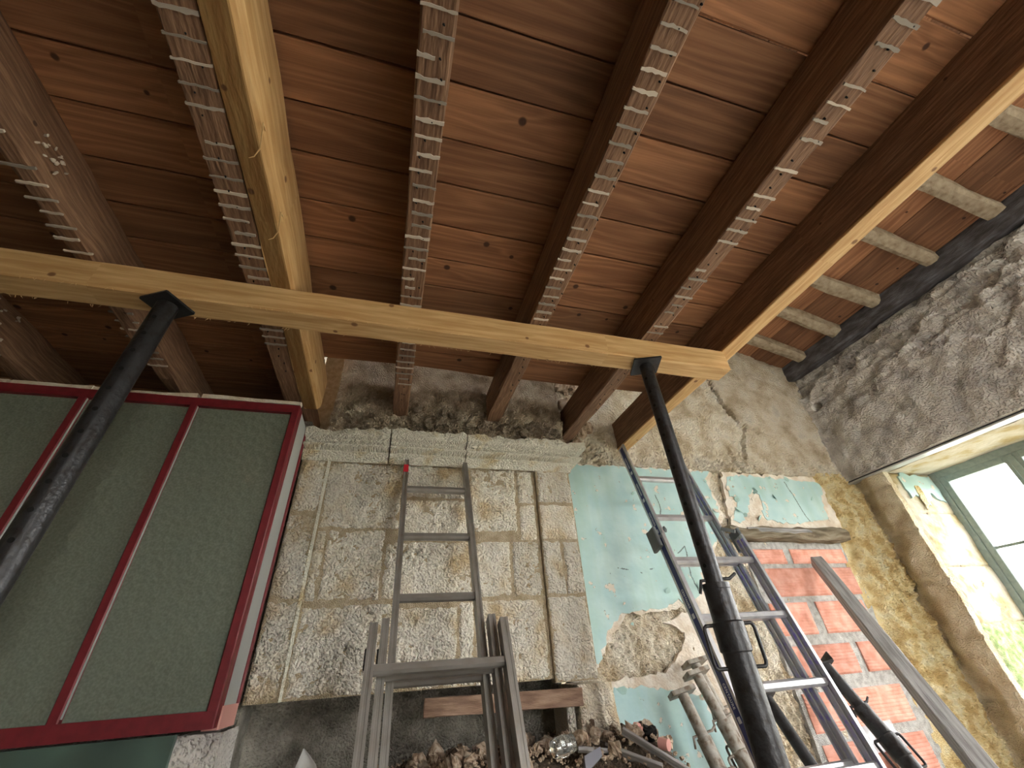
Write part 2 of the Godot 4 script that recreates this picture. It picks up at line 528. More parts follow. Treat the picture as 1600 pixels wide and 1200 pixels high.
# peeling teal paint, laid over the wall from x = 1.05, y = -1 (2.6 m x 2.2 m): drips, chips and cracks
func teal_tex() -> ImageTexture:
	var w := 832
	var h := 704
	var n := FastNoiseLite.new()
	n.seed = 77
	n.frequency = 0.012
	n.fractal_octaves = 5
	var data := PackedByteArray()
	data.resize(w * h * 3)
	var base := c8(166, 198, 200)
	var pale := c8(184, 210, 208)
	var green := c8(154, 186, 176)
	var chip := c8(214, 204, 190)
	var cracks := [[Vector2(1.62, 0.46), Vector2(1.78, 0.5), Vector2(1.92, 0.60)], [Vector2(1.92, 0.6), Vector2(1.9, 0.42), Vector2(1.94, 0.3)], [Vector2(3.05, 1.1), Vector2(3.08, 0.97), Vector2(3.1, 0.85), Vector2(3.14, 0.75)], [Vector2(1.8, 0.95), Vector2(1.82, 0.88), Vector2(1.8, 0.8)], [Vector2(1.34, 0.44), Vector2(1.4, 0.47), Vector2(1.55, 0.44)]]
	var at := 0
	for y in h:
		var wy := -1.0 + 2.2 * y / h
		for x in w:
			var wx := 1.05 + 2.6 * x / w
			var a := n.get_noise_2d(x, y)
			var drip := n.get_noise_2d(x * 2.4, y * 0.16 + 900.0)
			var c := base.lerp(pale, clampf(0.5 + a * 1.2 + drip * 0.4, 0, 1))
			c = c.lerp(green, clampf(0.15 + drip * 0.7 + n.get_noise_2d(x * 0.4, y * 0.4 + 300.0), 0, 1) * 0.7)
			var p := n.get_noise_2d(x * 2.2 + 500.0, y * 2.2)
			if p > 0.5:
				c = chip
			elif p > 0.485:
				c = c8(110, 130, 126)
			for k in cracks:
				for s in k.size() - 1:
					var q: Vector2 = Geometry2D.get_closest_point_to_segment(Vector2(wx, wy), k[s], k[s + 1]) if absf(wx - k[s].x) < 0.3 else Vector2(9, 9)
					if q.distance_to(Vector2(wx + a * 0.02, wy)) < 0.0035:
						c = c8(86, 98, 96)
			data[at] = int(c.r * 255)
			data[at + 1] = int(c.g * 255)
			data[at + 2] = int(c.b * 255)
			at += 3
	return ImageTexture.create_from_image(Image.create_from_data(w, h, false, Image.FORMAT_RGB8, data))


func rough_h(u: float, v: float, sd: float, big: float, small: float) -> float:
	return nz.get_noise_3d(u * 4.0, v * 4.0, sd) * big + nf.get_noise_3d(u, v, sd) * small


func _ready() -> void:
	# camera
	var cam := Camera3D.new()
	cam.name = "camera"
	cam.fov = rad_to_deg(2.0 * atan(600.0 / 640.0))
	cam.near = 0.02
	cam.transform = Transform3D(Basis(Vector3(0.9630473, -0.06228822, 0.26203069), Vector3(-0.10020145, 0.8201929, 0.56324354), Vector3(-0.24999915, -0.56868602, 0.78364318)), Vector3(0, EY, 0))
	add_child(cam)
	cam.current = true
	# overcast sky
	var env := Environment.new()
	env.background_mode = Environment.BG_SKY
	env.tonemap_mode = Environment.TONE_MAPPER_LINEAR
	env.tonemap_exposure = 1.65
	env.sdfgi_enabled = true
	env.ssao_enabled = true
	env.ssil_enabled = true
	var psm := ProceduralSkyMaterial.new()
	psm.sky_top_color = c8(246, 246, 246)
	psm.sky_horizon_color = c8(250, 249, 246)
	psm.ground_horizon_color = c8(220, 220, 214)
	psm.ground_bottom_color = c8(150, 150, 140)
	psm.sky_energy_multiplier = 1.0
	env.sky = Sky.new()
	env.sky.sky_material = psm
	env.background_energy_multiplier = 16.0
	var we := WorldEnvironment.new()
	we.name = "world_environment"
	we.environment = env
	add_child(we)

	rng.seed = 4711
	nz.seed = 3
	nz.frequency = 0.8
	nz.fractal_octaves = 3
	nf.seed = 8
	nf.frequency = 14.0
	nf.fractal_octaves = 4
	nr.seed = 15
	nr.frequency = 1.0
	nr.fractal_octaves = 3
	materials()
	shell()
	north_wall()
	east_wall()
	chimney()
	ceiling_and_roof()
	joists()
	partition()
	props()
	ladders()
	rubble()


# ---------- the setting ----------
func shell() -> void:
	var f := structure("floor", "lime-dusted screed floor, its unseen partition side darkened to cut bounce light", "floor", Vector3(0, -1, 0))
	slab("dusty_screed", Vector3(0.55, -1.2, -3.9), Vector3(4.38, -1.0, 3.4), M.dust, f)
	slab("dark_floor_half", Vector3(-3.6, -1.2, -3.9), Vector3(0.55, -1.0, 3.4), M.dark_floor, f)  # unseen floor half, made dark to keep bounce light off the left ceiling
	var g := structure("ground_outside", "pale gravel ground outside the small-paned window", "ground", Vector3(12, -1.3, 0))
	slab("gravel", Vector3(-30, -1.5, -30), Vector3(40, -1.21, 40), M.outside_ground, g)
	# walls behind the camera and to the left: unseen doorway and gable window added for light
	var s := structure("wall_south", "plastered stone wall with an added doorway below and an added gable window above for fill light", "wall", Vector3(0, -1, 3.1))
	for q in [[-3.2, 1.1, -1.0, 4.2], [1.1, 2.3, 1.15, 1.62], [2.3, 4.38, -1.0, 1.62], [1.1, 1.75, 1.62, 2.32], [3.6, 4.38, 1.62, 2.36], [1.1, 3.6, 2.32, 4.2]]:
		slab("masonry", Vector3(q[0], q[2], 3.0), Vector3(q[1], q[3], 3.4), M.lime_plaster, s)
	var w := structure("wall_west", "bare brown stone wall on the dark side of the room", "wall", Vector3(-3.1, -1, 0))
	slab("masonry", Vector3(-3.6, -1, -4.2), Vector3(-3.2, 4.6, 3.4), M.brown_stone, w)
	var b := structure("wall_back", "dark wall of the closet behind the glazed partition", "wall", Vector3(-1.8, -1, -3.9))
	slab("masonry", Vector3(-3.6, -1, -4.2), Vector3(-0.5, 4.6, -3.8), M.soot, b)
	slab("return_wall", Vector3(-0.62, -1, -3.8), Vector3(-0.5, 1.25, -2.3), M.soot, b)


func crack_h(p: Vector2, lines: Array, width: float, depth: float) -> float:
	var best := 9.0
	for l in lines:
		for s in l.size() - 1:
			var q: Vector2 = Geometry2D.get_closest_point_to_segment(p, l[s], l[s + 1])
			best = minf(best, q.distance_to(p))
	return -depth * (1.0 - smoothstep(width * 0.35, width, best))


func north_wall() -> void:
	var w := structure("wall_north", "end wall: lime plaster above, peeling teal paint below, bricked-up opening", "wall", Vector3(2.4, -1, -2.5))
	slab("masonry", Vector3(1.07, -1, -2.95), Vector3(4.3, 3.1, -2.56), M.mortar, w)
	slab("masonry", Vector3(-0.62, 0.9, -3.1), Vector3(0.7, 4.4, -2.8), M.mortar, w)
	# rough lime plaster above the teal, with the long crack
	var cracks := [[Vector2(2.70, 2.15), Vector2(2.72, 2.0), Vector2(2.75, 1.84), Vector2(2.79, 1.73), Vector2(2.84, 1.62), Vector2(2.94, 1.6), Vector2(3.0, 1.56)], [Vector2(2.88, 1.61), Vector2(2.8, 1.45), Vector2(2.75, 1.30)], [Vector2(2.6, 1.36), Vector2(2.62, 1.26), Vector2(2.66, 1.2)]]
	var mb := MB.new()
	relief(mb, Vector3(0.9, 1.165, -2.475), Vector3.RIGHT, UP, 2.9, 1.5, 330, 170, func(u: float, v: float) -> float:
		var p := Vector2(0.9 + u, 1.165 + v)
		var wobp := p + Vector2(nf.get_noise_3d(u * 1.5, v * 1.5, 5.0), nf.get_noise_3d(u * 1.5, v * 1.5, 9.0)) * 0.03
		var h := rough_h(u, v, 2.0, 0.018, 0.007) + nf.get_noise_3d(u * 3.0, v * 4.0, 17.0) * 0.005
		h += -0.010 * smoothstep(0.15, 0.5, nf.get_noise_3d(u * 0.35, v * 0.9, 71.0))
		var low := 1.0 - smoothstep(0.02, 0.24, v + nz.get_noise_3d(u * 5.0, 0.0, 4.0) * 0.12)
		h += low * (absf(nf.get_noise_3d(u * 1.2, v * 1.6, 21.0)) * -0.07 + 0.016)
		h += crack_h(wobp, cracks, 0.022, 0.06) + (crack_h(wobp, [cracks[0].slice(0, 4)], 0.035, 0.05))
		return h, 0.08)
	commit(mb, "upper_plaster", M.lime_plaster, w)
	# rough stone core that shows where the plaster has fallen
	mb = MB.new()
	relief(mb, Vector3(1.0, -0.8, -2.53), Vector3.RIGHT, UP, 1.75, 1.98, 200, 210, func(u: float, v: float) -> float:
		var r := nf.get_noise_3d(u * 0.9 + v * 0.25, v * 0.33, 44.0)
		return rough_h(u, v, 12.0, 0.025, 0.010) + absf(r) * 0.05 + absf(nf.get_noise_3d(u * 2.2 + v * 0.9, v * 0.8, 46.0)) * 0.03, 0.05)
	commit(mb, "stone_core", M.cream_core, w)
	var o := Vector3(0, 0, 0)
	var white := [
		[Vector2(2.46, 1.165), Vector2(3.62, 1.165), Vector2(3.4, 0.72), Vector2(2.36, 0.70), Vector2(2.40, 0.9)],
		[Vector2(1.64, 0.16), Vector2(1.86, 0.24), Vector2(2.0, 0.5), Vector2(2.14, 0.6), Vector2(2.10, 0.2), Vector2(1.98, -0.05), Vector2(1.82, -0.3), Vector2(1.39, -0.13), Vector2(1.66, -0.03), Vector2(1.76, 0.1)],
		[Vector2(1.04, 1.168), Vector2(2.36, 1.168), Vector2(2.30, 1.0), Vector2(2.34, 0.82), Vector2(2.2, 0.62), Vector2(1.98, 0.3), Vector2(1.62, 0.22), Vector2(1.42, 0.22), Vector2(1.28, 0.13), Vector2(1.16, -0.02), Vector2(1.04, -0.06)],
		[Vector2(1.22, -0.09), Vector2(1.40, -0.085), Vector2(1.62, -0.06), Vector2(1.84, -0.08), Vector2(2.02, -0.06), Vector2(2.0, -1.0), Vector2(1.04, -1.0), Vector2(1.04, -0.4), Vector2(1.12, -0.3)],
	]
	for k in white.size():
		mb = MB.new()
		sheet(mb, ragged(white[k], 0.03, 0.035, 3.0 + k * 7.0), o, Vector3.RIGHT, UP, -2.51, -2.4845 - 0.0006 * k)
		commit(mb, "plaster_undercoat", M.white_coat, w)
	var teal := [
		[Vector2(1.04, 1.15), Vector2(1.74, 1.16), Vector2(2.34, 1.15), Vector2(2.27, 1.08), Vector2(2.29, 1.0), Vector2(2.31, 0.9), Vector2(2.30, 0.82), Vector2(2.2, 0.64), Vector2(2.08, 0.55), Vector2(2.0, 0.45), Vector2(1.94, 0.34), Vector2(1.86, 0.25), Vector2(1.77, 0.28), Vector2(1.62, 0.24), Vector2(1.45, 0.235), Vector2(1.35, 0.21), Vector2(1.26, 0.14), Vector2(1.17, 0.0), Vector2(1.04, -0.04)],
		[Vector2(1.23, -0.13), Vector2(1.39, -0.125), Vector2(1.60, -0.16), Vector2(1.77, -0.2), Vector2(1.86, -0.5), Vector2(1.9, -1.0), Vector2(1.06, -1.0), Vector2(1.06, -0.42), Vector2(1.13, -0.32)],
		[Vector2(2.50, 1.13), Vector2(2.91, 1.135), Vector2(3.46, 1.11), Vector2(3.34, 0.95), Vector2(3.33, 0.8), Vector2(2.86, 0.77), Vector2(2.70, 0.80), Vector2(2.74, 0.98), Vector2(2.70, 1.04), Vector2(2.64, 0.98), Vector2(2.54, 0.82), Vector2(2.45, 0.77), Vector2(2.40, 0.8), Vector2(2.47, 0.86), Vector2(2.50, 0.94), Vector2(2.45, 0.97), Vector2(2.46, 1.04)],
	]
	for k in teal.size():
		mb = MB.new()
		var rp := ragged(teal[k], 0.025, 0.03, 11.0 + k * 9.0)
		sheet(mb, rp, o, Vector3.RIGHT, UP, -2.486, -2.480)
		for i in mb.uv.size():
			mb.uv[i] = mb.uv[i] - Vector2(1.05, -1.0)
		commit(mb, "teal_paint", M.teal, w)
	# curled flakes of teal paint round the bare patches
	for k in 46:
		var poly: Array = teal[[0, 0, 2, 2, 1][k % 5]]
		var at: Vector2 = poly[rng.randi() % poly.size()]
		at = at.lerp(poly[rng.randi() % poly.size()], rng.randf() * 0.35)
		if at.y < -0.4 or at.x < 1.1:
			continue
		mb = MB.new()
		var r := rng.randf_range(0.012, 0.035)
		var tilt := Basis.from_euler(Vector3(rng.randf_range(-0.7, 0.7), rng.randf_range(-0.7, 0.7), rng.randf() * TAU))
		var shape := []
		for q in 7:
			shape.append(Vector2.from_angle(TAU * q / 7.0) * r * rng.randf_range(0.5, 1.1))
		sheet(mb, PackedVector2Array(shape), Vector3(at.x, at.y, -2.474), tilt.x, tilt.y, -0.001, 0.001)
		for i in mb.uv.size():
			mb.uv[i] = Vector2(0.9, 1.4) + mb.uv[i]
		commit(mb, "paint_flake", M.teal if k % 3 else M.white_coat, w)
	# chiselled ochre stone between the bricked opening and the corner
	mb = MB.new()
	relief(mb, Vector3(3.3, -1.0, -2.5), Vector3.RIGHT, UP, 0.5, 2.19, 80, 300, func(u: float, v: float) -> float:
		var edge := smoothstep(0.06, 0.14, u + nz.get_noise_3d(v * 5.0, 3.0, 1.0) * 0.08)
		var tool := nf.get_noise_3d(u * 1.3 + v * 0.2, v * 0.7, 31.0) + 0.6 * nf.get_noise_3d(u * 3.0, v * 1.6, 35.0)
		return edge * (0.035 + rough_h(u, v, 33.0, 0.03, 0.010) + absf(tool) * 0.05), 0.05)
	commit(mb, "ochre_stone", M.ochre_stone, w)
	# bricked-up opening
	mb = MB.new()
	relief(mb, Vector3(2.42, -1.0, -2.5), Vector3.RIGHT, UP, 0.97, 1.635, 60, 100, func(u: float, v: float) -> float:
		var right := 1.0 - smoothstep(0.92, 0.965, u + nz.get_noise_3d(v * 4.0, 8.0, 1.0) * 0.05)
		return right * (0.012 + rough_h(u, v, 51.0, 0.012, 0.004)) - 0.01, 0.03)
	var infill := commit(mb, "brick_infill", M.cement, w)
	var rows := [[0.585, 0.487], [0.457, 0.280], [0.243, 0.057], [0.0, -0.162], [-0.236, -0.418], [-0.468, -0.65], [-0.69, -0.87]]
	var cuts := [[2.46, 2.75, 2.81, 3.31], [2.45, 2.5, 2.53, 3.03, 3.07, 3.31], [2.45, 2.77, 2.845, 3.27], [2.45, 2.58, 2.62, 2.985, 3.05, 3.25], [2.45, 2.70, 2.74, 3.24], [2.46, 2.96, 3.05, 3.25], [2.46, 2.72, 2.78, 3.24]]
	for r in rows.size():
		for k in range(0, cuts[r].size(), 2):
			var x0: float = cuts[r][k]
			var x1: float = cuts[r][k + 1]
			if x1 - x0 < 0.06:
				continue
			var y1: float = rows[r][0]
			var y0: float = rows[r][1]
			var hh := y1 - y0
			var ridges := maxi(4, int(hh / 0.018))
			var sd := r * 3.7 + k
			mb = MB.new()
			relief(mb, Vector3(x0, y0, -2.494), Vector3.RIGHT, UP, x1 - x0, hh, 12, ridges * 8, func(u: float, v: float) -> float:
				var e := minf(minf(u, x1 - x0 - u), minf(v, hh - v))
				var g := fposmod(v / hh * ridges, 1.0)
				var worn := smoothstep(-0.25, 0.15, nf.get_noise_3d(u * 0.3, v * 0.5, sd))
				return 0.010 + 0.004 * worn * (1.0 if g > 0.25 else 0.0) - 0.008 * (1.0 - smoothstep(0.0, 0.012, e)) + nf.get_noise_3d(u * 0.5, v * 0.5, sd) * 0.002, 0.02, Vector2(r * 0.37, k * 0.21))
			commit(mb, "brick", tinted("brick", [1.0, 0.93, 1.05, 0.97][(r + k) % 4]), infill)
	# timber lintel over the bricked opening
	var lin := thing("timber_lintel", "weathered split timber lintel above the bricked-up opening", "lintel", Vector3(2.85, 0.63, -2.45))
	mb = MB.new()
	bar(mb, Vector3(2.30, 0.682, -2.47), Vector3(3.36, 0.672, -2.47), Vector3(0, 0, 1), PackedVector2Array([Vector2(0.05, -0.035), Vector2(0.055, 0.0), Vector2(0.045, 0.03), Vector2(0.02, 0.05), Vector2(-0.07, 0.05), Vector2(-0.07, -0.05), Vector2(0.02, -0.05)]), 60, 0.018, Vector2(0.3, 0.1), 4.0)
	commit(mb, "beam", M.old_lintel, lin)
	mb = MB.new()
	bar(mb, Vector3(2.45, 0.70, -2.425), Vector3(3.0, 0.69, -2.415), Vector3(0, 0, 1), rrect(0.012, 0.03, 0.004), 12, 0.008, Vector2(0.6, 0.2), 8.0)
	commit(mb, "split_strip", M.grey_timber, lin)


func east_wall() -> void:
	var w := structure("wall_east", "rough grey rubble wall above the window", "wall", Vector3(4.0, -1, 0))
	# masonry in pieces round the window (z -2.2 to -1.2) and an unseen one added nearer the camera for side light
	for p in [[-2.95, -2.2, -1.0, 2.36], [-2.2, -1.16, 1.13, 2.36], [-2.2, -1.16, -1.0, -0.62], [-1.16, -0.85, -1.0, 2.36], [-0.85, 0.75, 1.13, 2.36], [0.75, 3.4, -1.0, 2.36]]:
		slab("masonry", Vector3(3.98 if p[0] < -2.5 else 3.86, p[2], p[0]), Vector3(4.38, p[3], p[1]), M.mortar, w, 0.0)
	var mb := MB.new()
	# uneven render above the lintel, with torn layers near the top
	relief(mb, Vector3(3.79, 1.13, -2.5), Vector3(0, 0, 1), UP, 4.4, 1.34, 400, 130, func(u: float, v: float) -> float:
		var h := rough_h(u, v, 61.0, 0.022, 0.008)
		var edge := 0.84 + nz.get_noise_3d(u * 3.0, 2.0, 5.0) * 0.22
		h += 0.045 * (1.0 - smoothstep(edge - 0.015, edge + 0.015, v))
		var e2 := 0.98 + nz.get_noise_3d(u * 4.0, 12.0, 5.0) * 0.16
		h += 0.035 * (1.0 - smoothstep(e2 - 0.01, e2 + 0.01, v))
		var e3 := 0.6 + nz.get_noise_3d(u * 2.5, 42.0, 5.0) * 0.3
		h += 0.028 * (1.0 - smoothstep(e3 - 0.012, e3 + 0.012, v))
		h -= 0.13 * (1.0 - smoothstep(0.022, 0.042, Vector2(u - 0.12, v - 0.70).length()))
		return h - 0.02 + nf.get_noise_3d(u * 0.14, v * 1.0, 63.0) * 0.05 * smoothstep(0.35, 0.8, v) + nf.get_noise_3d(u * 0.35, v * 0.5, 64.0) * 0.02, 0.06)
	commit(mb, "rubble_render", M.grey_plaster, w)
	# pier between corner and window
	mb = MB.new()
	relief(mb, Vector3(3.79, -1.0, -2.51), Vector3(0, 0, 1), UP, 0.32, 2.11, 32, 180, func(u: float, v: float) -> float:
		var joint := minf(fposmod(v + 0.04, 0.34), 0.34 - fposmod(v + 0.04, 0.34))
		var a := 0.02 * smoothstep(0.0, 0.02, joint) + rough_h(u, v, 81.0, 0.025, 0.008)
		return a - 0.05 * smoothstep(0.12, 0.22, 0.32 - u + nz.get_noise_3d(v * 3.0, 4.0, 7.0) * 0.1) + 0.02, 0.05)
	commit(mb, "stone_pier", M.brown_stone, w)
	# window reveal of dressed blocks, its soffit and sill
	var rev := commit(_reveal_back(), "window_reveal", M.mortar, w)
	var lv := [-0.62, -0.34, 0.05, 0.40, 0.78, 1.10]
	for k in lv.size() - 1:
		mb = MB.new()
		var y0: float = lv[k]
		var y1: float = lv[k + 1]
		relief(mb, Vector3(3.79, y0, -2.205), Vector3.RIGHT, UP, 0.49, y1 - y0, 40, 30, func(u: float, v: float) -> float:
			var e := minf(v, y1 - y0 - v)
			return 0.012 - 0.010 * (1.0 - smoothstep(0.0, 0.008, e)) + rough_h(u, v + y0, 91.0, 0.012, 0.003) - 0.012 * (1.0 - smoothstep(0.0, 0.05, u + nf.get_noise_3d(0.0, v + y0, 4.0) * 0.03)), 0.03, Vector2(0.1, y0 + 1.0))
		commit(mb, "dressed_block", M.moss if k == 1 else M.jamb_plaster, rev)
	mb = MB.new()
	sheet(mb, ragged([Vector2(3.88, 1.09), Vector2(4.24, 1.09), Vector2(4.26, 0.86), Vector2(4.12, 0.94), Vector2(4.05, 0.83), Vector2(3.96, 0.92), Vector2(3.9, 0.88)], 0.03, 0.04, 5.0), Vector3.ZERO, Vector3.RIGHT, UP, -2.196, -2.181)
	for i in mb.uv.size():
		mb.uv[i] = mb.uv[i] - Vector2(2.6, 0.0)
	commit(mb, "teal_remnant", M.teal, rev)
	mb = MB.new()
	sheet(mb, ragged([Vector2(3.99, 1.0), Vector2(4.05, 0.98), Vector2(4.03, 0.84), Vector2(3.97, 0.8)], 0.02, 0.02, 15.0), Vector3.ZERO, Vector3.RIGHT, UP, -2.183, -2.177)
	commit(mb, "bare_patch", M.ochre_stone, rev)
	mb = MB.new()
	relief(mb, Vector3(3.82, 1.112, -2.2), Vector3.RIGHT, Vector3(0, 0, 1), 0.47, 1.04, 24, 50, func(u: float, v: float) -> float: return 0.006 + rough_h(u, v, 95.0, 0.008, 0.002), 0.02)
	commit(mb, "soffit_plaster", M.jamb_plaster, rev)
	# steel lintel angle along the bottom edge of the render
	var st := thing("steel_lintel", "thin steel lintel edge running from the corner above the window", "lintel", Vector3(3.77, 1.09, -1.4))
	mb = MB.new()
	bar(mb, Vector3(3.77, 1.112, -2.5), Vector3(3.77, 1.112, 1.55), Vector3.RIGHT, rrect(0.09, 0.012, 0.003), 2)
	commit(mb, "flange", M.galvanised, st)
	mb = MB.new()
	bar(mb, Vector3(3.745, 1.14, -2.5), Vector3(3.745, 1.14, 1.55), Vector3.RIGHT, rrect(0.012, 0.05, 0.003), 2)
	commit(mb, "web", M.wall_plate, st)
	window("window_1", "old grey-green timber casement window with small panes, white sky outside", -2.2, -1.16, -0.62, 1.105)
	window("window_2", "added tall glazed double door in the same wall, unseen, there for side light", -0.85, 0.75, -0.98, 1.125)  # unseen opening, added to light the room from the side


func _reveal_back() -> MB:
	var mb := MB.new()
	box(mb, Vector3(3.80, -0.64, -2.24), Vector3(4.36, 1.12, -2.207), 0.002)
	return mb


func window(called: String, label: String, z0: float, z1: float, y0: float, y1: float) -> void:
	var w := structure(called, label, "window", Vector3(4.3, y0, (z0 + z1) / 2))
	var x := 4.30
	var mb := MB.new()
	box(mb, Vector3(x - 0.03, y0, z0), Vector3(x + 0.05, y1, z0 + 0.05))
	box(mb, Vector3(x - 0.03, y0, z1 - 0.05), Vector3(x + 0.05, y1, z1))
	box(mb, Vector3(x - 0.03, y1 - 0.05, z0 + 0.05), Vector3(x + 0.05, y1, z1 - 0.05))
	box(mb, Vector3(x - 0.03, y0, z0 + 0.05), Vector3(x + 0.05, y0 + 0.05, z1 - 0.05))
	commit(mb, "frame", M.window_paint, w)
	var zm := (z0 + z1) / 2
	for side in [[z0 + 0.05, zm - 0.004], [zm + 0.004, z1 - 0.05]]:
		var a: float = side[0]
		var b: float = side[1]
		mb = MB.new()
		var st := 0.045
		box(mb, Vector3(x - 0.02, y0 + 0.05, a), Vector3(x + 0.025, y1 - 0.05, a + st))
		box(mb, Vector3(x - 0.02, y0 + 0.05, b - st), Vector3(x + 0.025, y1 - 0.05, b))
		box(mb, Vector3(x - 0.02, y1 - 0.05 - st, a + st), Vector3(x + 0.025, y1 - 0.05, b - st))
		box(mb, Vector3(x - 0.02, y0 + 0.05, a + st), Vector3(x + 0.025, y0 + 0.05 + st * 1.3, b - st))
		var sash := commit(mb, "sash", M.window_paint, w)
		var lo := y0 + 0.05 + st * 1.3
		var hi := y1 - 0.05 - st
		var n := 3
		for k in n:
			var p0 := lo + (hi - lo) * k / n
			var p1 := lo + (hi - lo) * (k + 1) / n
			slab("pane", Vector3(x + 0.0, p0, a + st), Vector3(x + 0.003, p1, b - st), M.window_glass, sash, 0.0)
			if k:
				slab("glazing_bar", Vector3(x - 0.012, p0 - 0.009, a + st), Vector3(x + 0.015, p0 + 0.009, b - st), M.window_paint, sash)
	# inside astragal over the meeting stiles
	slab("cover_strip", Vector3(x - 0.035, y0 + 0.06, zm - 0.02), Vector3(x - 0.02, y1 - 0.06, zm + 0.02), M.window_paint, w)


# ---------- chimney breast ----------
func stone(parent: Node3D, x0: float, x1: float, y0: float, y1: float, z: float, sd: float, tone: float, called := "stone_block", m := "ashlar", amp := 1.0) -> void:
	var mb := MB.new()
	var g := 0.004
	x0 += g
	x1 -= g
	y0 += g
	y1 -= g
	var lu := x1 - x0
	var lv := y1 - y0
	relief(mb, Vector3(x0, y0, z), Vector3.RIGHT, UP, lu, lv, maxi(4, int(lu / 0.0075)), maxi(4, int(lv / 0.0075)), func(u: float, v: float) -> float:
		var e := minf(minf(u, lu - u), minf(v, lv - v)) + nf.get_noise_3d(u * 1.2 + x0, v * 1.2 + y0, sd) * 0.010
		var h := nf.get_noise_3d((u + x0) * 1.3, (v + y0) * 1.3, 3.0) * 0.009 + nz.get_noise_3d((u + x0) * 5.0, (v + y0) * 5.0, sd) * 0.010
		h += nf.get_noise_3d((u + x0) * 4.5, (v + y0) * 4.5, 23.0) * 0.006
		var hit := nf.get_noise_3d((u + x0) * 1.6, (v + y0) * 1.6, 60.0)
		h -= 0.008 * smoothstep(0.22, 0.42, hit)
		return h * amp - 0.012 * (1.0 - smoothstep(0.0, 0.012, e)), 0.03, Vector2(x0 + sd * 0.37, y0 + sd * 0.19))
	commit(mb, called, tinted(m, tone), parent)


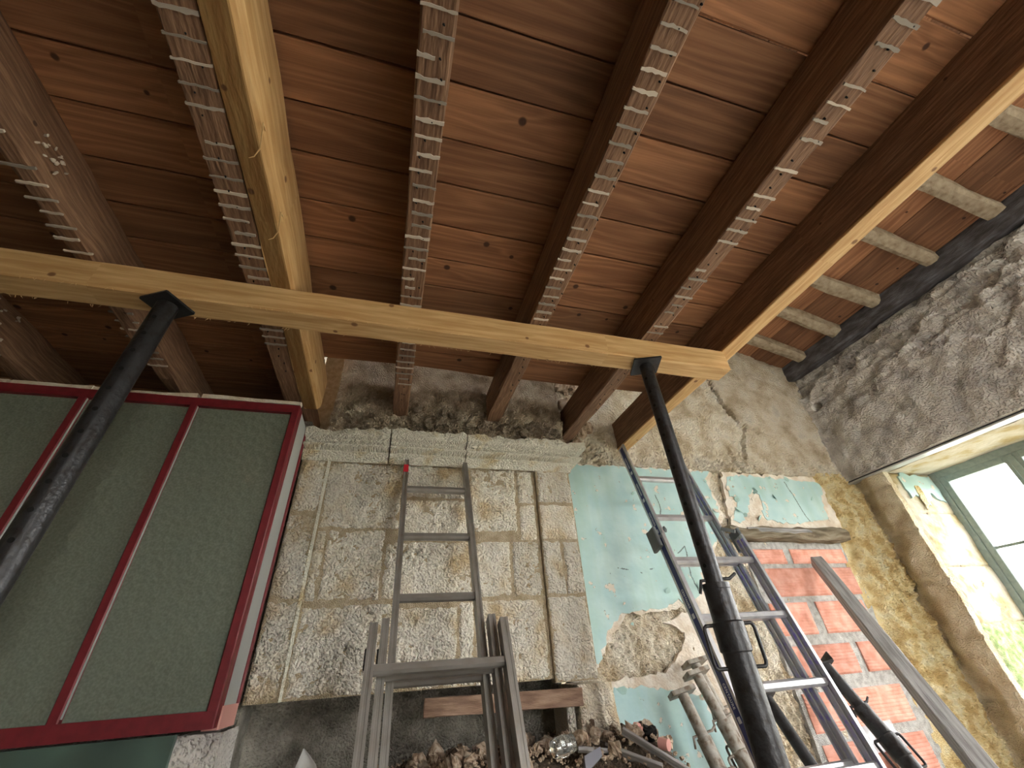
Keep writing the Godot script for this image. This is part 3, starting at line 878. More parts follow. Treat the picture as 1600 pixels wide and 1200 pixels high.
func chimney() -> void:
	var c := thing("chimney_breast", "pale dressed stone chimney breast with moulded cornice and rubble flue", "chimney", Vector3(0.27, -1, -2.5))
	slab("core", Vector3(-0.49, -0.055, -2.78), Vector3(1.035, 1.05, -2.2655), M.mortar, c)
	slab("joint_mortar", Vector3(0.82, -0.07, -2.3), Vector3(1.043, 1.0, -2.243), M.mortar, c)
	slab("joint_mortar", Vector3(-0.493, -0.055, -2.3), Vector3(-0.364, 1.0, -2.243), M.mortar, c)
	var zf := -2.236
	var zp := -2.258
	# side strips standing slightly proud of the panel
	for s in [[-0.495, -0.362, 0.70, 0.995], [-0.495, -0.362, 0.31, 0.70], [-0.495, -0.362, -0.06, 0.31]]:
		stone(c, s[0], s[1], s[2], s[3], zf, s[2] * 9.0 + 2.0, 0.94 if s[2] < 0.5 else 0.97)
	for s in [[0.818, 1.045, 0.785, 0.995], [0.818, 1.045, 0.575, 0.785], [0.818, 0.935, 0.30, 0.575], [0.935, 1.045, 0.30, 0.575], [0.818, 1.045, -0.075, 0.30]]:
		stone(c, s[0], s[1], s[2], s[3], zf, s[2] * 7.0 + s[0] + 5.0, 1.04 if s[2] == 0.575 else 0.97, "stone_block", "ashlar", 0.25 if s[2] == 0.575 else 0.8)
	# slightly sunk panel
	var panel := [[-0.355, 0.045, 0.63, 0.995, 0.98], [0.045, 0.415, 0.80, 0.995, 0.98], [0.045, 0.415, 0.575, 0.80, 1.03], [0.415, 0.70, 0.62, 0.995, 1.02], [0.70, 0.81, 0.785, 0.995, 1.0], [0.70, 0.81, 0.575, 0.785, 1.04],
		[-0.355, -0.30, 0.30, 0.63, 0.95], [-0.30, -0.02, 0.30, 0.63, 1.0], [-0.02, 0.44, 0.30, 0.575, 1.02], [0.44, 0.645, 0.30, 0.575, 1.0], [0.645, 0.81, 0.30, 0.575, 0.93],
		[-0.355, 0.06, -0.055, 0.29, 0.97], [0.06, 0.36, -0.055, 0.27, 0.99], [0.36, 0.44, -0.055, 0.29, 1.0], [0.44, 0.81, -0.06, 0.29, 0.98]]
	for s in panel:
		stone(c, s[0], s[1], s[2], s[3], zp, s[0] * 11.0 + s[2] * 5.0 + 3.0, s[4], "stone_block", "ashlar", 0.3 if s[0] == 0.70 and s[2] == 0.575 else 1.0)
	# chamfered fillet down the left side of the panel
	var mb := MB.new()
	bar(mb, Vector3(-0.358, -0.055, -2.244), Vector3(-0.358, 0.995, -2.244), Vector3.RIGHT, PackedVector2Array([Vector2(0.004, -0.02), Vector2(-0.001, 0.013), Vector2(-0.005, 0.014), Vector2(-0.006, -0.02)]), 60, 0.0015)
	commit(mb, "chamfer", M.cornice, c)
	# moulded cornice in three stones, returned at its right end
	var prof := [Vector2(0.0, 0.985), Vector2(0.010, 0.985), Vector2(0.014, 1.0), Vector2(0.022, 1.016), Vector2(0.032, 1.028), Vector2(0.034, 1.034), Vector2(0.014, 1.038), Vector2(0.014, 1.050), Vector2(0.064, 1.052), Vector2(0.074, 1.056), Vector2(0.074, 1.064), Vector2(0.062, 1.068), Vector2(0.032, 1.070), Vector2(0.032, 1.082), Vector2(0.050, 1.090), Vector2(0.066, 1.100), Vector2(0.086, 1.104), Vector2(0.098, 1.112), Vector2(0.098, 1.158)]
	var ends := [-0.50, -0.05, 0.385, 1.045]
	for k in 3:
		mb = MB.new()
		cornice_stone(mb, prof, ends[k] + 0.004, ends[k + 1] - (0.004 if k < 2 else 0.0), k == 2, k == 0)
		commit(mb, "cornice_stone", tinted("cornice", [0.98, 1.0, 1.0][k]), c)
	# rough stub of wall and flue above the cornice
	mb = MB.new()
	relief(mb, Vector3(-0.40, 1.14, -2.27), Vector3.RIGHT, UP, 1.46, 2.5, 120, 190, func(u: float, v: float) -> float:
		var low := 1.0 - smoothstep(0.05, 0.38, v + nz.get_noise_3d(u * 4.0, 7.0, 2.0) * 0.12)
		var h := rough_h(u, v, 101.0, 0.05, 0.012) + low * (0.02 + absf(nf.get_noise_3d(u * 0.6, v * 0.9, 13.0)) * 0.09)
		h -= 0.03 * (1.0 - smoothstep(0.0, 0.05, u)) + 0.03 * (1.0 - smoothstep(0.0, 0.04, 1.46 - u))
		return h, 0.45)
	commit(mb, "flue", M.flue_rubble, c)
	mb = MB.new()
	for k in 150:
		var fx := rng.randf_range(-0.38, 1.02)
		rock(mb, Vector3(fx, 1.155 + absf(rng.randfn()) * 0.10, -2.235 + rng.randf_range(-0.03, 0.02)), Vector3(0.07, 0.035, 0.05) * rng.randf_range(0.4, 1.3), k * 1.7, 8, 6)
	commit(mb, "broken_masonry", M.flue_rubble, c).set_meta("kind", "stuff")
	# rubble seen past the right side of the flue
	mb = MB.new()
	for k in 26:
		rock(mb, Vector3(1.12 + rng.randf_range(0.0, 0.26), 1.2 + rng.randf_range(0.0, 0.7), -2.46 + rng.randf_range(-0.03, 0.05)), Vector3(0.10, 0.08, 0.08) * rng.randf_range(0.7, 1.4), k * 1.9)
	var rb := commit(mb, "loose_masonry", M.rubble, c)
	rb.set_meta("kind", "stuff")
	# the fire opening below: sooty back, jambs, board across
	slab("fireback", Vector3(-0.62, -1.0, -2.80), Vector3(1.0, 0.0, -2.64), M.soot, c)
	mb = MB.new()
	relief(mb, Vector3(-0.6, -1.0, -2.62), Vector3.RIGHT, UP, 1.56, 0.96, 80, 50, func(u: float, v: float) -> float:
		return rough_h(u, v, 111.0, 0.03, 0.004) + 0.16 * (1.0 - smoothstep(0.0, 0.34, u)) + 0.05 * smoothstep(1.12, 1.14, u) * (1.0 - smoothstep(1.2, 1.22, u)), 0.05)
	commit(mb, "cement_back", M.soot, c)
	mb = MB.new()
	relief(mb, Vector3(0.935, -1.0, -2.29), Vector3.RIGHT, UP, 0.185, 0.915, 22, 90, func(u: float, v: float) -> float:
		return 0.012 + rough_h(u, v, 121.0, 0.03, 0.012) + 0.03 * smoothstep(0.08, 0.10, u) - 0.02 * (1.0 - smoothstep(0.0, 0.03, 0.185 - u)), 0.25)
	commit(mb, "jamb_stone", M.cream_core, c)
	slab("jamb_stone", Vector3(0.885, -1.0, -2.5), Vector3(0.925, -0.13, -2.30), M.ashlar, c, 0.008)
	var bd := thing("plank", "short dusty brown plank laid across the top of the fire opening", "plank", Vector3(0.58, -0.15, -2.25))
	mb = MB.new()
	bar(mb, Vector3(0.215, -0.118, -2.268), Vector3(0.95, -0.130, -2.268), Vector3(0, 0, 1), rrect(0.035, 0.068, 0.003), 14, 0.002, Vector2(0.2, 0.1))
	commit(mb, "board", M.brown_board, bd)


func cornice_stone(mb: MB, prof: Array, x0: float, x1: float, right_return: bool, broken: bool) -> void:
	var zw := -2.245
	var n := maxi(8, int((x1 - x0) / 0.012))
	var sub := []
	for k in prof.size() - 1:
		for s in 2:
			sub.append(prof[k].lerp(prof[k + 1], s / 2.0))
	sub.append(prof[prof.size() - 1])
	for t in 6:
		sub.append(Vector2(0.098 - 0.09 * (t + 1) / 6.0, 1.16))
	var cols := []
	var stations := []
	for i in n + 1:
		stations.append([Vector3(lerpf(x0, x1, float(i) / n), 0, zw), Vector3(0, 0, 1), 0.0])
	if right_return:
		stations.append([Vector3(x1, 0, zw), Vector3(1, 0, 1), 0.0])
		for i in 14:
			stations.append([Vector3(x1, 0, zw - 0.015 * (i + 1)), Vector3(1, 0, 0), 0.0])
	for st in stations:
		var col := PackedVector3Array()
		for q in sub:
			var p: Vector3 = st[0] + st[1] * q.x + UP * q.y
			var top := smoothstep(1.10, 1.16, q.y)
			var r := nf.get_noise_3d(p.x, p.y, p.z + 4.0) * (0.0025 + 0.016 * top) + nz.get_noise_3d(p.x * 6.0, p.y * 6.0, 8.0) * 0.010 * top
			var wear := smoothstep(0.3, 0.5, nf.get_noise_3d(p.x * 0.25, p.y * 0.25, 77.0)) * 0.007
			if broken:
				wear += 0.022 * smoothstep(0.1, -0.2, p.x + 0.15) * smoothstep(1.0, 1.12, q.y)
			p += st[1] * (r - wear) + UP * (r - wear) * 0.8 * top
			col.append(p)
		cols.append(col)
	for i in cols.size() - 1:
		for k in sub.size() - 1:
			var a: Vector3 = cols[i][k]
			var b: Vector3 = cols[i + 1][k]
			var c: Vector3 = cols[i + 1][k + 1]
			var d: Vector3 = cols[i][k + 1]
			var e: Vector2 = sub[k + 1] - sub[k]
			var outw: Vector3 = stations[mini(i + 1, stations.size() - 1)][1] * e.y - UP * e.x
			mb.quad(a, b, c, d, outw, Vector2(a.x - a.z, sub[k].y * 1.3), Vector2(b.x - b.z, sub[k].y * 1.3), Vector2(b.x - b.z, sub[k + 1].y * 1.3), Vector2(a.x - a.z, sub[k + 1].y * 1.3))
	if not right_return:
		pass
	for e in [0, cols.size() - 1]:
		var mid: Vector3 = stations[e][0] + UP * 1.07
		for k in sub.size() - 1:
			mb.tri(mid, cols[e][k], cols[e][k + 1], Vector3(-1 if e == 0 else 1, 0, 0))


# ---------- ceiling and roof ----------
func ceiling_and_roof() -> void:
	var c := structure("ceiling", "underside of the old floorboards, wide red-brown planks with knots", "ceiling", Vector3(0, 1.51, 0))
	var z := 2.98
	var k := 0
	var edges := []
	for e in [-0.018, -0.185, -0.355, -0.52, -0.69, -0.85, -1.03, -1.20, -1.36, -1.53, -1.70, -1.86, -2.02]:
		edges.append(e)
	var front := []
	var q := -0.018
	while q < 2.95:
		front.push_front(minf(q + 0.17, 2.99))
		q += 0.17
	front.append_array(edges)
	for i in front.size() - 1:
		var za: float = front[i]
		var zb: float = front[i + 1]
		var last := i == front.size() - 2
		board(c, -0.58, 1.60, za, zb, "board", i, last)
	var back := front.duplicate()
	for i in 10:
		back.append(-2.02 - 0.17 * (i + 1))
	for i in back.size() - 1:
		board(c, -3.2, -0.585, back[i], back[i + 1], "board", i + 100, false)
	# the roof above: boards along the room on whitewashed rafters
	var r := structure("roof", "lean-to roof boards on short whitewashed rafters above the open strip", "roof", Vector3(2.7, 2.3, 0))
	var sl := 0.27
	var U := Vector3(-1, sl, 0).normalized()
	var ry := func(x: float) -> float: return 2.36 + sl * (3.7 - x)
	for i in 20:
		var x0 := 4.02 - 0.17 * i
		var x1 := x0 - 0.166
		for half in 2:
			var mb := MB.new()
			var z0 := -2.9 if half == 0 else 0.7
			var z1 := 0.69 if half == 0 else 3.4
			bar(mb, Vector3((x0 + x1) / 2, ry.call((x0 + x1) / 2), z0), Vector3((x0 + x1) / 2, ry.call((x0 + x1) / 2), z1), U, rrect(0.169 + 0.004, 0.025, 0.003), 4, 0.0015, Vector2(0.0, 0.17 * (i % 8) + 0.005), i)
			commit(mb, "roof_plank", tinted("roof_board", [1.0, 0.86, 1.08, 0.94, 0.8][(i * 3 + half) % 5]), r)
	var mb2 := MB.new()
	bar(mb2, Vector3(0.45, ry.call(0.45) + 0.05, -3.0), Vector3(0.45, ry.call(0.45) + 0.05, 3.4), U, PackedVector2Array([Vector2(2.0 * 2, 0.0), Vector2(4.0, 0.06), Vector2(-3.9, 0.06), Vector2(-3.9, 0.0)]), 1)
	commit(mb2, "roof_covering", M.slate, r)
	var rz := [-2.24, -1.87, -1.5, -1.06, -0.65, -0.24]
	for i in rz.size():
		var zz: float = rz[i]
		var mb := MB.new()
		var ang := 0.02 * sin(i * 2.3)
		var x0 := 3.70
		var x1 := 0.9
		bar(mb, Vector3(x0, ry.call(x0) - 0.05, zz), Vector3(x1, ry.call(x1) - 0.05, zz + ang), Vector3(0, 0, 1), PackedVector2Array([Vector2(0.05, -0.02), Vector2(0.054, 0.034), Vector2(-0.052, 0.034), Vector2(-0.048, -0.024), Vector2(-0.016, -0.036), Vector2(0.022, -0.034)]), 22, 0.008, Vector2(i * 0.3, 0), i * 3.0)
		var nm := "rafter"
		var o := commit(mb, nm, M.white_rafter, null)
		var lab: String = ["whitewashed rafter hard against the plastered end wall", "whitewashed rafter, first clear of the cracked plaster end wall", "whitewashed rafter, second clear of the end wall", "whitewashed rafter, third clear of the end wall", "whitewashed rafter, fourth clear of the end wall", "whitewashed rafter, fifth clear of the end wall, cut by the picture edge"][i]
		tag(o, lab, "rafter", "whitewashed rafters")
	var wp := thing("wall_plate", "dark blue-grey timber plate along the top of the rubble wall", "beam", Vector3(3.74, 2.2, 0))
	mb2 = MB.new()
	bar(mb2, Vector3(3.76, 2.27, -2.49), Vector3(3.76, 2.27, 3.0), Vector3.RIGHT, rrect(0.13, 0.16, 0.012), 30, 0.008, Vector2(0.1, 0.2))
	commit(mb2, "beam", M.wall_plate, wp)


func board(parent: Node3D, x0: float, x1: float, za: float, zb: float, m: String, i: int, torn: bool) -> void:
	var mb := MB.new()
	var w := za - zb
	var g := 0.003
	var p := PackedVector2Array([Vector2(w / 2 - g, -0.010), Vector2(w / 2 - g, 0.014), Vector2(-w / 2 + g, 0.014), Vector2(-w / 2 + g, -0.010), Vector2(-w / 2 + g + 0.004, -0.014), Vector2(w / 2 - g - 0.004, -0.014)])
	bar(mb, Vector3(x0, 1.527, (za + zb) / 2), Vector3(x1, 1.527, (za + zb) / 2), Vector3(0, 0, 1), p, 8, 0.0012, Vector2(0.1 if x0 > -1.0 else 0.0, 0.17 * (i * 5 % 8) - w * 0.5 - 0.03 + 0.07), i * 2.7)
	if torn:
		for k in mb.v.size():
			if mb.v[k].z < zb + 0.02:
				mb.v[k].z += 0.035 * nf.get_noise_2d(mb.v[k].x * 0.9, 3.0) + 0.012 * nf.get_noise_2d(mb.v[k].x * 4.0, 7.0)
	commit(mb, "plank", tinted(m, [1.0, 0.9, 1.08, 0.95, 0.84, 1.04, 0.98][i * 3 % 7]), parent)


func streaks(o: Node3D, x0: float, x1: float, y: float, z0: float, z1: float, step: float, sd: int, full: float, skip: float) -> void:
	var r := RandomNumberGenerator.new()
	r.seed = sd
	var z := z0
	while z > z1:
		if r.randf() > skip:
			var w := x1 - x0
			var a := x0 + w * (0.0 if r.randf() < full else r.randf() * 0.25)
			var b := x1 - w * (0.0 if r.randf() < full else r.randf() * 0.5)
			var n := 7
			var th := r.randf_range(0.005, 0.010)
			var top := []
			var bot := []
			for k in n + 1:
				var x := lerpf(a, b, float(k) / n)
				var zz := z + 0.003 * nf.get_noise_2d(x * 2.0, z * 9.0) + (x - x0) * 0.02
				top.append(Vector2(x, -(zz + th * 0.5 * (1.0 + nf.get_noise_2d(x * 3.0, z * 5.0 + 3.0)))))
				bot.push_front(Vector2(x, -(zz - th * 0.5 * (1.0 + nf.get_noise_2d(x * 3.0, z * 5.0 + 9.0)))))
			top.append_array(bot)
			var mb := MB.new()
			sheet(mb, PackedVector2Array(top), Vector3(0, y, 0), Vector3.RIGHT, Vector3(0, 0, -1), -0.0022, 0.004)
			# lies under the joist: the sheet's normal points up, so it hangs from y - 0.004
			commit(mb, "plaster_streak", tinted("plaster_streak", [1.0, 0.86, 0.72][r.randi() % 3]), o)
		z -= step * r.randf_range(0.92, 1.08)


func nails(o: Node3D, x0: float, x1: float, y: float, z0: float, z1: float, sd: int) -> void:
	var r := RandomNumberGenerator.new()
	r.seed = sd
	var mb := MB.new()
	var z := z0
	while z > z1:
		var x := lerpf(x0, x1, r.randf_range(0.3, 0.8))
		tube(mb, [Vector3(x, y + 0.004, z), Vector3(x + 0.002, y - 0.004, z)], [0.0035, 0.002], 6)
		z -= 0.055 * r.randf_range(0.8, 1.3)
	commit(mb, "nail", M.hole, o).set_meta("kind", "stuff")


func joist(x0: float, x1: float, label: String, z0: float, z1: float, m: String, sd: int, wob := 0.005, torn_end := false) -> Node3D:
	var o := thing("joist", label, "joist", Vector3((x0 + x1) / 2, 1.3, (z0 + z1) / 2), "floor joists")
	var mb := MB.new()
	bar(mb, Vector3((x0 + x1) / 2, 1.4035, z0), Vector3((x0 + x1) / 2, 1.4035, z1), Vector3.RIGHT, rrect(x1 - x0, 0.205, 0.006 if wob < 0.008 else 0.018), 60, wob * 0.5, Vector2(sd * 0.23, sd * 0.11), sd * 3.3)
	if torn_end:
		for k in mb.v.size():
			var t := smoothstep(z1 + 0.75, z1, mb.v[k].z)
			if mb.v[k].y < 1.34:
				mb.v[k].y += t * 0.022 * (0.4 + absf(nf.get_noise_3d(mb.v[k].x * 3.0, 0.0, mb.v[k].z * 0.7)) * 2.0)
	commit(mb, "beam", M[m], o)
	return o


func joists() -> void:
	var o := joist(-1.84, -1.755, "thick old joist flecked with whitewash, lowest at the picture edge above the partition", 2.9, -3.7, "old_joist", 1, 0.016)
	streaks(o, -1.84, -1.755, 1.296, -1.2, -2.0, 0.06, 31, 0.5, 0.3)
	var mb := MB.new()
	for k in 26:
		rock(mb, Vector3(-1.757 + 0.004 * rng.randf(), 1.32 + rng.randf() * 0.15, -1.5 - rng.randf() * 0.45), Vector3(0.01, 0.016, 0.014) * rng.randf_range(0.6, 1.5), k * 3.1, 6, 4)
	commit(mb, "whitewash_fleck", M.plaster_streak, o).set_meta("kind", "stuff")
	o = joist(-1.2, -1.115, "old dark joist with plaster streaks, between the picture edge and the sistered joist", 2.9, -3.7, "old_joist", 2, 0.016)
	streaks(o, -1.2, -1.115, 1.297, -0.55, -1.95, 0.052, 32, 0.8, 0.08)
	mb = MB.new()
	for k in 14:
		rock(mb, Vector3(-1.112 + 0.004 * rng.randf(), 1.34 + rng.randf() * 0.06, -0.9 - rng.randf() * 0.12), Vector3(0.008, 0.016, 0.012) * rng.randf_range(0.5, 1.3), k * 2.1, 6, 4)
	commit(mb, "whitewash_fleck", M.plaster_streak, o).set_meta("kind", "stuff")
	o = joist(-0.645, -0.552, "old streaked joist with a new yellow timber fixed along its side", 2.9, -3.4, "old_joist", 3, 0.005, false)
	streaks(o, -0.645, -0.552, 1.298, 0.1, -1.72, 0.051, 33, 0.9, 0.03)
	nails(o, -0.645, -0.56, 1.299, 0.1, -1.9, 5)
	# new timber sistered to it
	var nt := thing("sister_timber", "new yellow timber with bark edge, fixed beside the old streaked joist", "timber", Vector3(-0.5, 1.3, -0.2))
	mb = MB.new()
	bar(mb, Vector3(-0.503, 1.395, 2.9), Vector3(-0.503, 1.395, -2.235), Vector3.RIGHT, PackedVector2Array([Vector2(0.034, -0.085), Vector2(0.044, -0.06), Vector2(0.047, 0.1), Vector2(-0.046, 0.1), Vector2(-0.046, -0.095), Vector2(0.022, -0.095)]), 70, 0.004, Vector2(0.1, 0.3), 5.0)
	commit(mb, "beam", M.fresh_timber, nt)
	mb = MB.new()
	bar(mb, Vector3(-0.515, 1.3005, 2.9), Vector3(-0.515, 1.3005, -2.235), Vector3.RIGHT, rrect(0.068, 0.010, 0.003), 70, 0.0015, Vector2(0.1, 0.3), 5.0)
	commit(mb, "darker_underside", M.greyed, nt)  # thin strip in a darker tone along the underside
	for q in [[-0.70, 0.05], [-0.98, -0.03]]:
		mb = MB.new()
		var z: float = q[0]
		tube(mb, [Vector3(-0.462, 1.315, z), Vector3(-0.457, 1.295, z + 0.03), Vector3(-0.47, 1.27, z - 0.03), Vector3(-0.486, 1.255, z - 0.05), Vector3(-0.5, 1.25, z - 0.055)], [0.002, 0.0022, 0.002, 0.0016, 0.0008], 6)
		commit(mb, "splinter", M.fresh_timber, nt)
	o = joist(-0.057, 0.032, "slim old joist with plaster streaks running straight to the flue above the cornice", 2.9, -2.3, "old_joist", 4, 0.004)
	streaks(o, -0.057, 0.032, 1.298, 0.1, -1.9, 0.05, 34, 0.55, 0.05)
	nails(o, -0.057, 0.032, 1.299, 0.1, -2.1, 6)
	o = joist(0.523, 0.613, "old streaked joist, first to the window side of the slim one, splintered at the flue", 2.9, -2.24, "old_joist", 5, 0.005, true)
	streaks(o, 0.523, 0.60, 1.298, 0.1, -1.5, 0.049, 35, 0.7, 0.05)
	nails(o, 0.55, 0.62, 1.299, 0.1, -1.9, 7)
	o = joist(1.10, 1.19, "old knotty joist next to the new trimmer, its underside worm-eaten at the wall end", 2.9, -2.48, "old_joist", 6, 0.005, true)
	streaks(o, 1.10, 1.19, 1.298, 0.2, -1.25, 0.049, 36, 0.75, 0.12)
	nails(o, 1.11, 1.19, 1.299, 0.2, -2.0, 8)
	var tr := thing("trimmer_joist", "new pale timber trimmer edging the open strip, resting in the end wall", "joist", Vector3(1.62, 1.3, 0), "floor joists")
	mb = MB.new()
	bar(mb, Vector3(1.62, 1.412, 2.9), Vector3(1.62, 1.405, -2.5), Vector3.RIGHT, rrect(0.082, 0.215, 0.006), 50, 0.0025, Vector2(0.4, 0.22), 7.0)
	commit(mb, "beam", M.old_joist, tr)  # dark joist wood paints shade onto the sides of the new timber
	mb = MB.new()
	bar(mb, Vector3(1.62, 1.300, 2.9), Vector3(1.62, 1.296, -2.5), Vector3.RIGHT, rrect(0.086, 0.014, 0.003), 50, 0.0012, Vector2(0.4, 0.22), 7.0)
	commit(mb, "lit_strip", M.fresh_timber, tr)  # pale strip paints the lit underside
	# the beam carried by the props
	var cb := thing("cross_beam", "long new yellow timber beam under the joists, carried on the steel props", "beam", Vector3(-0.4, 1.17, -1.35))
	mb = MB.new()
	bar(mb, Vector3(-3.1, 1.238, -1.352), Vector3(1.588, 1.238, -1.352), Vector3(0, 0, 1), rrect(0.104, 0.122, 0.005), 60, 0.002, Vector2(0.0, 0.37), 9.0)
	commit(mb, "beam", M.fresh_timber, cb)
	mb = MB.new()
	for k in 120:
		var x := rng.randf_range(-1.6, 1.58)
		var edge: float = [-1.301, -1.403][k % 2]
		tube(mb, [Vector3(x, 1.178, edge), Vector3(x + rng.randf_range(-0.01, 0.01), 1.172 - rng.randf() * 0.006, edge + rng.randf_range(-0.004, 0.004))], [0.0012, 0.0004], 4, false)
	commit(mb, "sawn_fibre", M.fresh_timber, cb).set_meta("kind", "stuff")


# ---------- glazed partition ----------
func partition() -> void:
	var p := thing("glazed_partition", "red-framed partition of obscured grey-green glass panes beside the chimney breast", "partition", Vector3(-1.6, -1, -1.98), "", "thing")
	var zf := -1.95
	var y1 := 1.145
	var y0 := -0.085
	var x1 := -0.497
	var d := 0.05
	var xs := [-0.947, -1.372, -1.80, -2.23, -2.66]
	slab("top_rail", Vector3(-3.1, y1 - 0.042, zf - d), Vector3(x1, y1, zf), M.red_paint, p)
	slab("bottom_rail", Vector3(-3.1, y0 - 0.018, zf - d), Vector3(x1, y0 + 0.03, zf), M.red_paint, p)
	slab("corner_post", Vector3(x1 - 0.034, y0 + 0.03, zf - d), Vector3(x1, y1 - 0.042, zf), M.red_paint, p)
	for x in xs:
		slab("mullion", Vector3(x - 0.016, y0 + 0.03, zf - d), Vector3(x + 0.016, y1 - 0.042, zf), M.red_paint, p)
		slab("putty_edge", Vector3(x + 0.016, y0 + 0.04, zf - 0.012), Vector3(x + 0.0182, y1 - 0.045, zf - 0.004), M.grey_paint, p, 0.0)
	var left: float = x1 - 0.034
	for x in xs + [-3.1]:
		slab("glass_pane", Vector3(x + 0.016, y0 + 0.03, zf - 0.028), Vector3(left, y1 - 0.042, zf - 0.022), M.obscure_glass, p, 0.0)
		left = x - 0.016
	# flat grey return panel between two red beads
	slab("return_panel", Vector3(x1 - 0.03, y0 + 0.04, -2.19), Vector3(x1 - 0.004, y1, zf - d), M.grey_paint, p)
	slab("return_bead", Vector3(x1 - 0.014, y0 + 0.04, zf - d - 0.012), Vector3(x1 + 0.001, y1, zf - d + 0.001), M.red_paint, p)
	slab("return_bead", Vector3(x1 - 0.014, y0 + 0.04, -2.215), Vector3(x1 + 0.003, y1 + 0.01, -2.19), M.red_paint, p)
	slab("return_sill", Vector3(x1 - 0.05, y0 - 0.025, -2.2), Vector3(x1 + 0.004, y0 + 0.04, zf - d), M.pink_tile, p)
	slab("lower_panel", Vector3(-3.1, -1.0, zf - 0.04), Vector3(-0.60, y0 - 0.025, zf - 0.015), M.green_panel, p)
	# torn plaster left on top of the rail
	for s in [[-3.1, -1.66], [-1.65, -1.36], [-1.36, -0.95], [-0.93, -0.50]]:
		var mb := MB.new()
		bar(mb, Vector3(s[0], y1 + 0.012, zf - 0.022), Vector3(s[1], y1 + 0.012, zf - 0.022), Vector3(0, 0, 1), PackedVector2Array([Vector2(0.02, -0.012), Vector2(0.018, 0.008), Vector2(0.0, 0.016), Vector2(-0.02, 0.01), Vector2(-0.022, -0.012)]), 30, 0.005, Vector2(s[0], 0), s[0] * 9.0)
		commit(mb, "plaster_remnant", M.white_coat, p)
	var b := thing("stone_pier", "rough grey stone pier under the corner of the glazed partition", "pier", Vector3(-0.53, -1, -2.06))
	var mb2 := MB.new()
	relief(mb2, Vector3(-0.60, -1.0, -1.975), Vector3.RIGHT, UP, 0.125, 0.885, 14, 80, func(u: float, v: float) -> float: return rough_h(u, v, 131.0, 0.02, 0.01), 0.22)
	relief(mb2, Vector3(-0.475, -1.0, -1.975), Vector3(0, 0, -1), UP, 0.22, 0.885, 20, 80, func(u: float, v: float) -> float: return rough_h(u, v, 132.0, 0.015, 0.008), 0.02)
	commit(mb2, "masonry", M.grey_plaster, b)


# ---------- steel props ----------
func prop(label: String, foot: Vector3, head: Vector3, r_in: float, r_out: float, joint: float, m: String, plate: float, yaw: float, holes: bool, group := "", handles := true, uhead := false) -> void:
	var o := thing("steel_prop", label, "prop", foot, group)
	var d := (head - foot).normalized()
	var ln := foot.distance_to(head)
	var side := Vector3(cos(yaw), 0, sin(yaw))
	side = (side - d * side.dot(d)).normalized()
	var fwd := d.cross(side)
	var mb := MB.new()
	var jp := foot + d * joint
	tube(mb, [jp - d * 0.05, head - d * 0.008], [r_in, r_in], 24)
	commit(mb, "inner_tube", M[m], o)
	if holes:
		var k := 0
		var t := ln - 0.09
		while t > joint + 0.03:
			mb = MB.new()
			var f := Vector3(-foot.x, 0, -foot.z)
			f = (f - d * f.dot(d)).normalized()
			var q := (f * cos(-0.5) + d.cross(f) * sin(-0.5)).normalized()
			var c := foot + d * t + q * (r_in - 0.003)
			tube(mb, [c, c + q * 0.0038], [0.0068, 0.0068], 12)
			commit(mb, "pin_hole", M.hole, o)
			t -= 0.075
			k += 1
	mb = MB.new()
	if r_out > r_in + 0.001:
		tube(mb, [foot + d * 0.008, jp - d * 0.02, jp - d * 0.018, jp], [r_out, r_out, r_out * 1.03, r_out * 1.03], 26)
		commit(mb, "outer_tube", M[m], o)
	# head and foot plates
	mb = MB.new()
	bar(mb, head - d * (0.02 if m == "grey_prop" else 0.008), head, side, rrect(plate, plate * (0.7 if m == "grey_prop" else 1.0), 0.004))
	var hp := commit(mb, "head_plate", M[m], o)
	if uhead:
		mb = MB.new()
		bar(mb, head + side * plate * 0.5, head + side * (plate * 0.5) + d * 0.04, side, rrect(0.006, plate, 0.002))
		bar(mb, head - side * plate * 0.5, head - side * (plate * 0.5) + d * 0.04, side, rrect(0.006, plate, 0.002))
		commit(mb, "fork", M[m], hp)
	mb = MB.new()
	bar(mb, foot, foot + d * 0.008, side, rrect(plate, plate, 0.004))
	commit(mb, "foot_plate", M[m], o)
	if handles:
		# threaded collar nut with two loop handles, and the hooked locking pin
		mb = MB.new()
		var c := jp - d * 0.16
		tube(mb, [c - d * 0.045, c - d * 0.04, c + d * 0.04, c + d * 0.045], [r_out, r_out * 1.12, r_out * 1.12, r_out], 24)
		var nut := commit(mb, "collar_nut", M[m], o)
		for s in [-1.0, 1.0]:
			mb = MB.new()
			var a: Vector3 = c + side * s * r_out * 0.9
			var e: Vector3 = side * s * (r_out + 0.035)
			tube(mb, [a + d * 0.035, c + e * 0.92 + d * 0.035, c + e + d * 0.03, c + e * 1.03 + d * 0.02, c + e * 1.03 - d * 0.07, c + e - d * 0.08, c + e * 0.92 - d * 0.085, a - d * 0.085], [0.006, 0.006, 0.006, 0.006, 0.006, 0.006, 0.006, 0.006], 10)
			commit(mb, "loop_handle", M[m], nut)
		mb = MB.new()
		var pc := jp + d * 0.012
		tube(mb, [pc - side * 0.06 - d * 0.04, pc - side * 0.045, pc + side * 0.055, pc + side * 0.08 + d * 0.015], [0.005, 0.006, 0.006, 0.005], 10)
		commit(mb, "locking_pin", M[m], o)


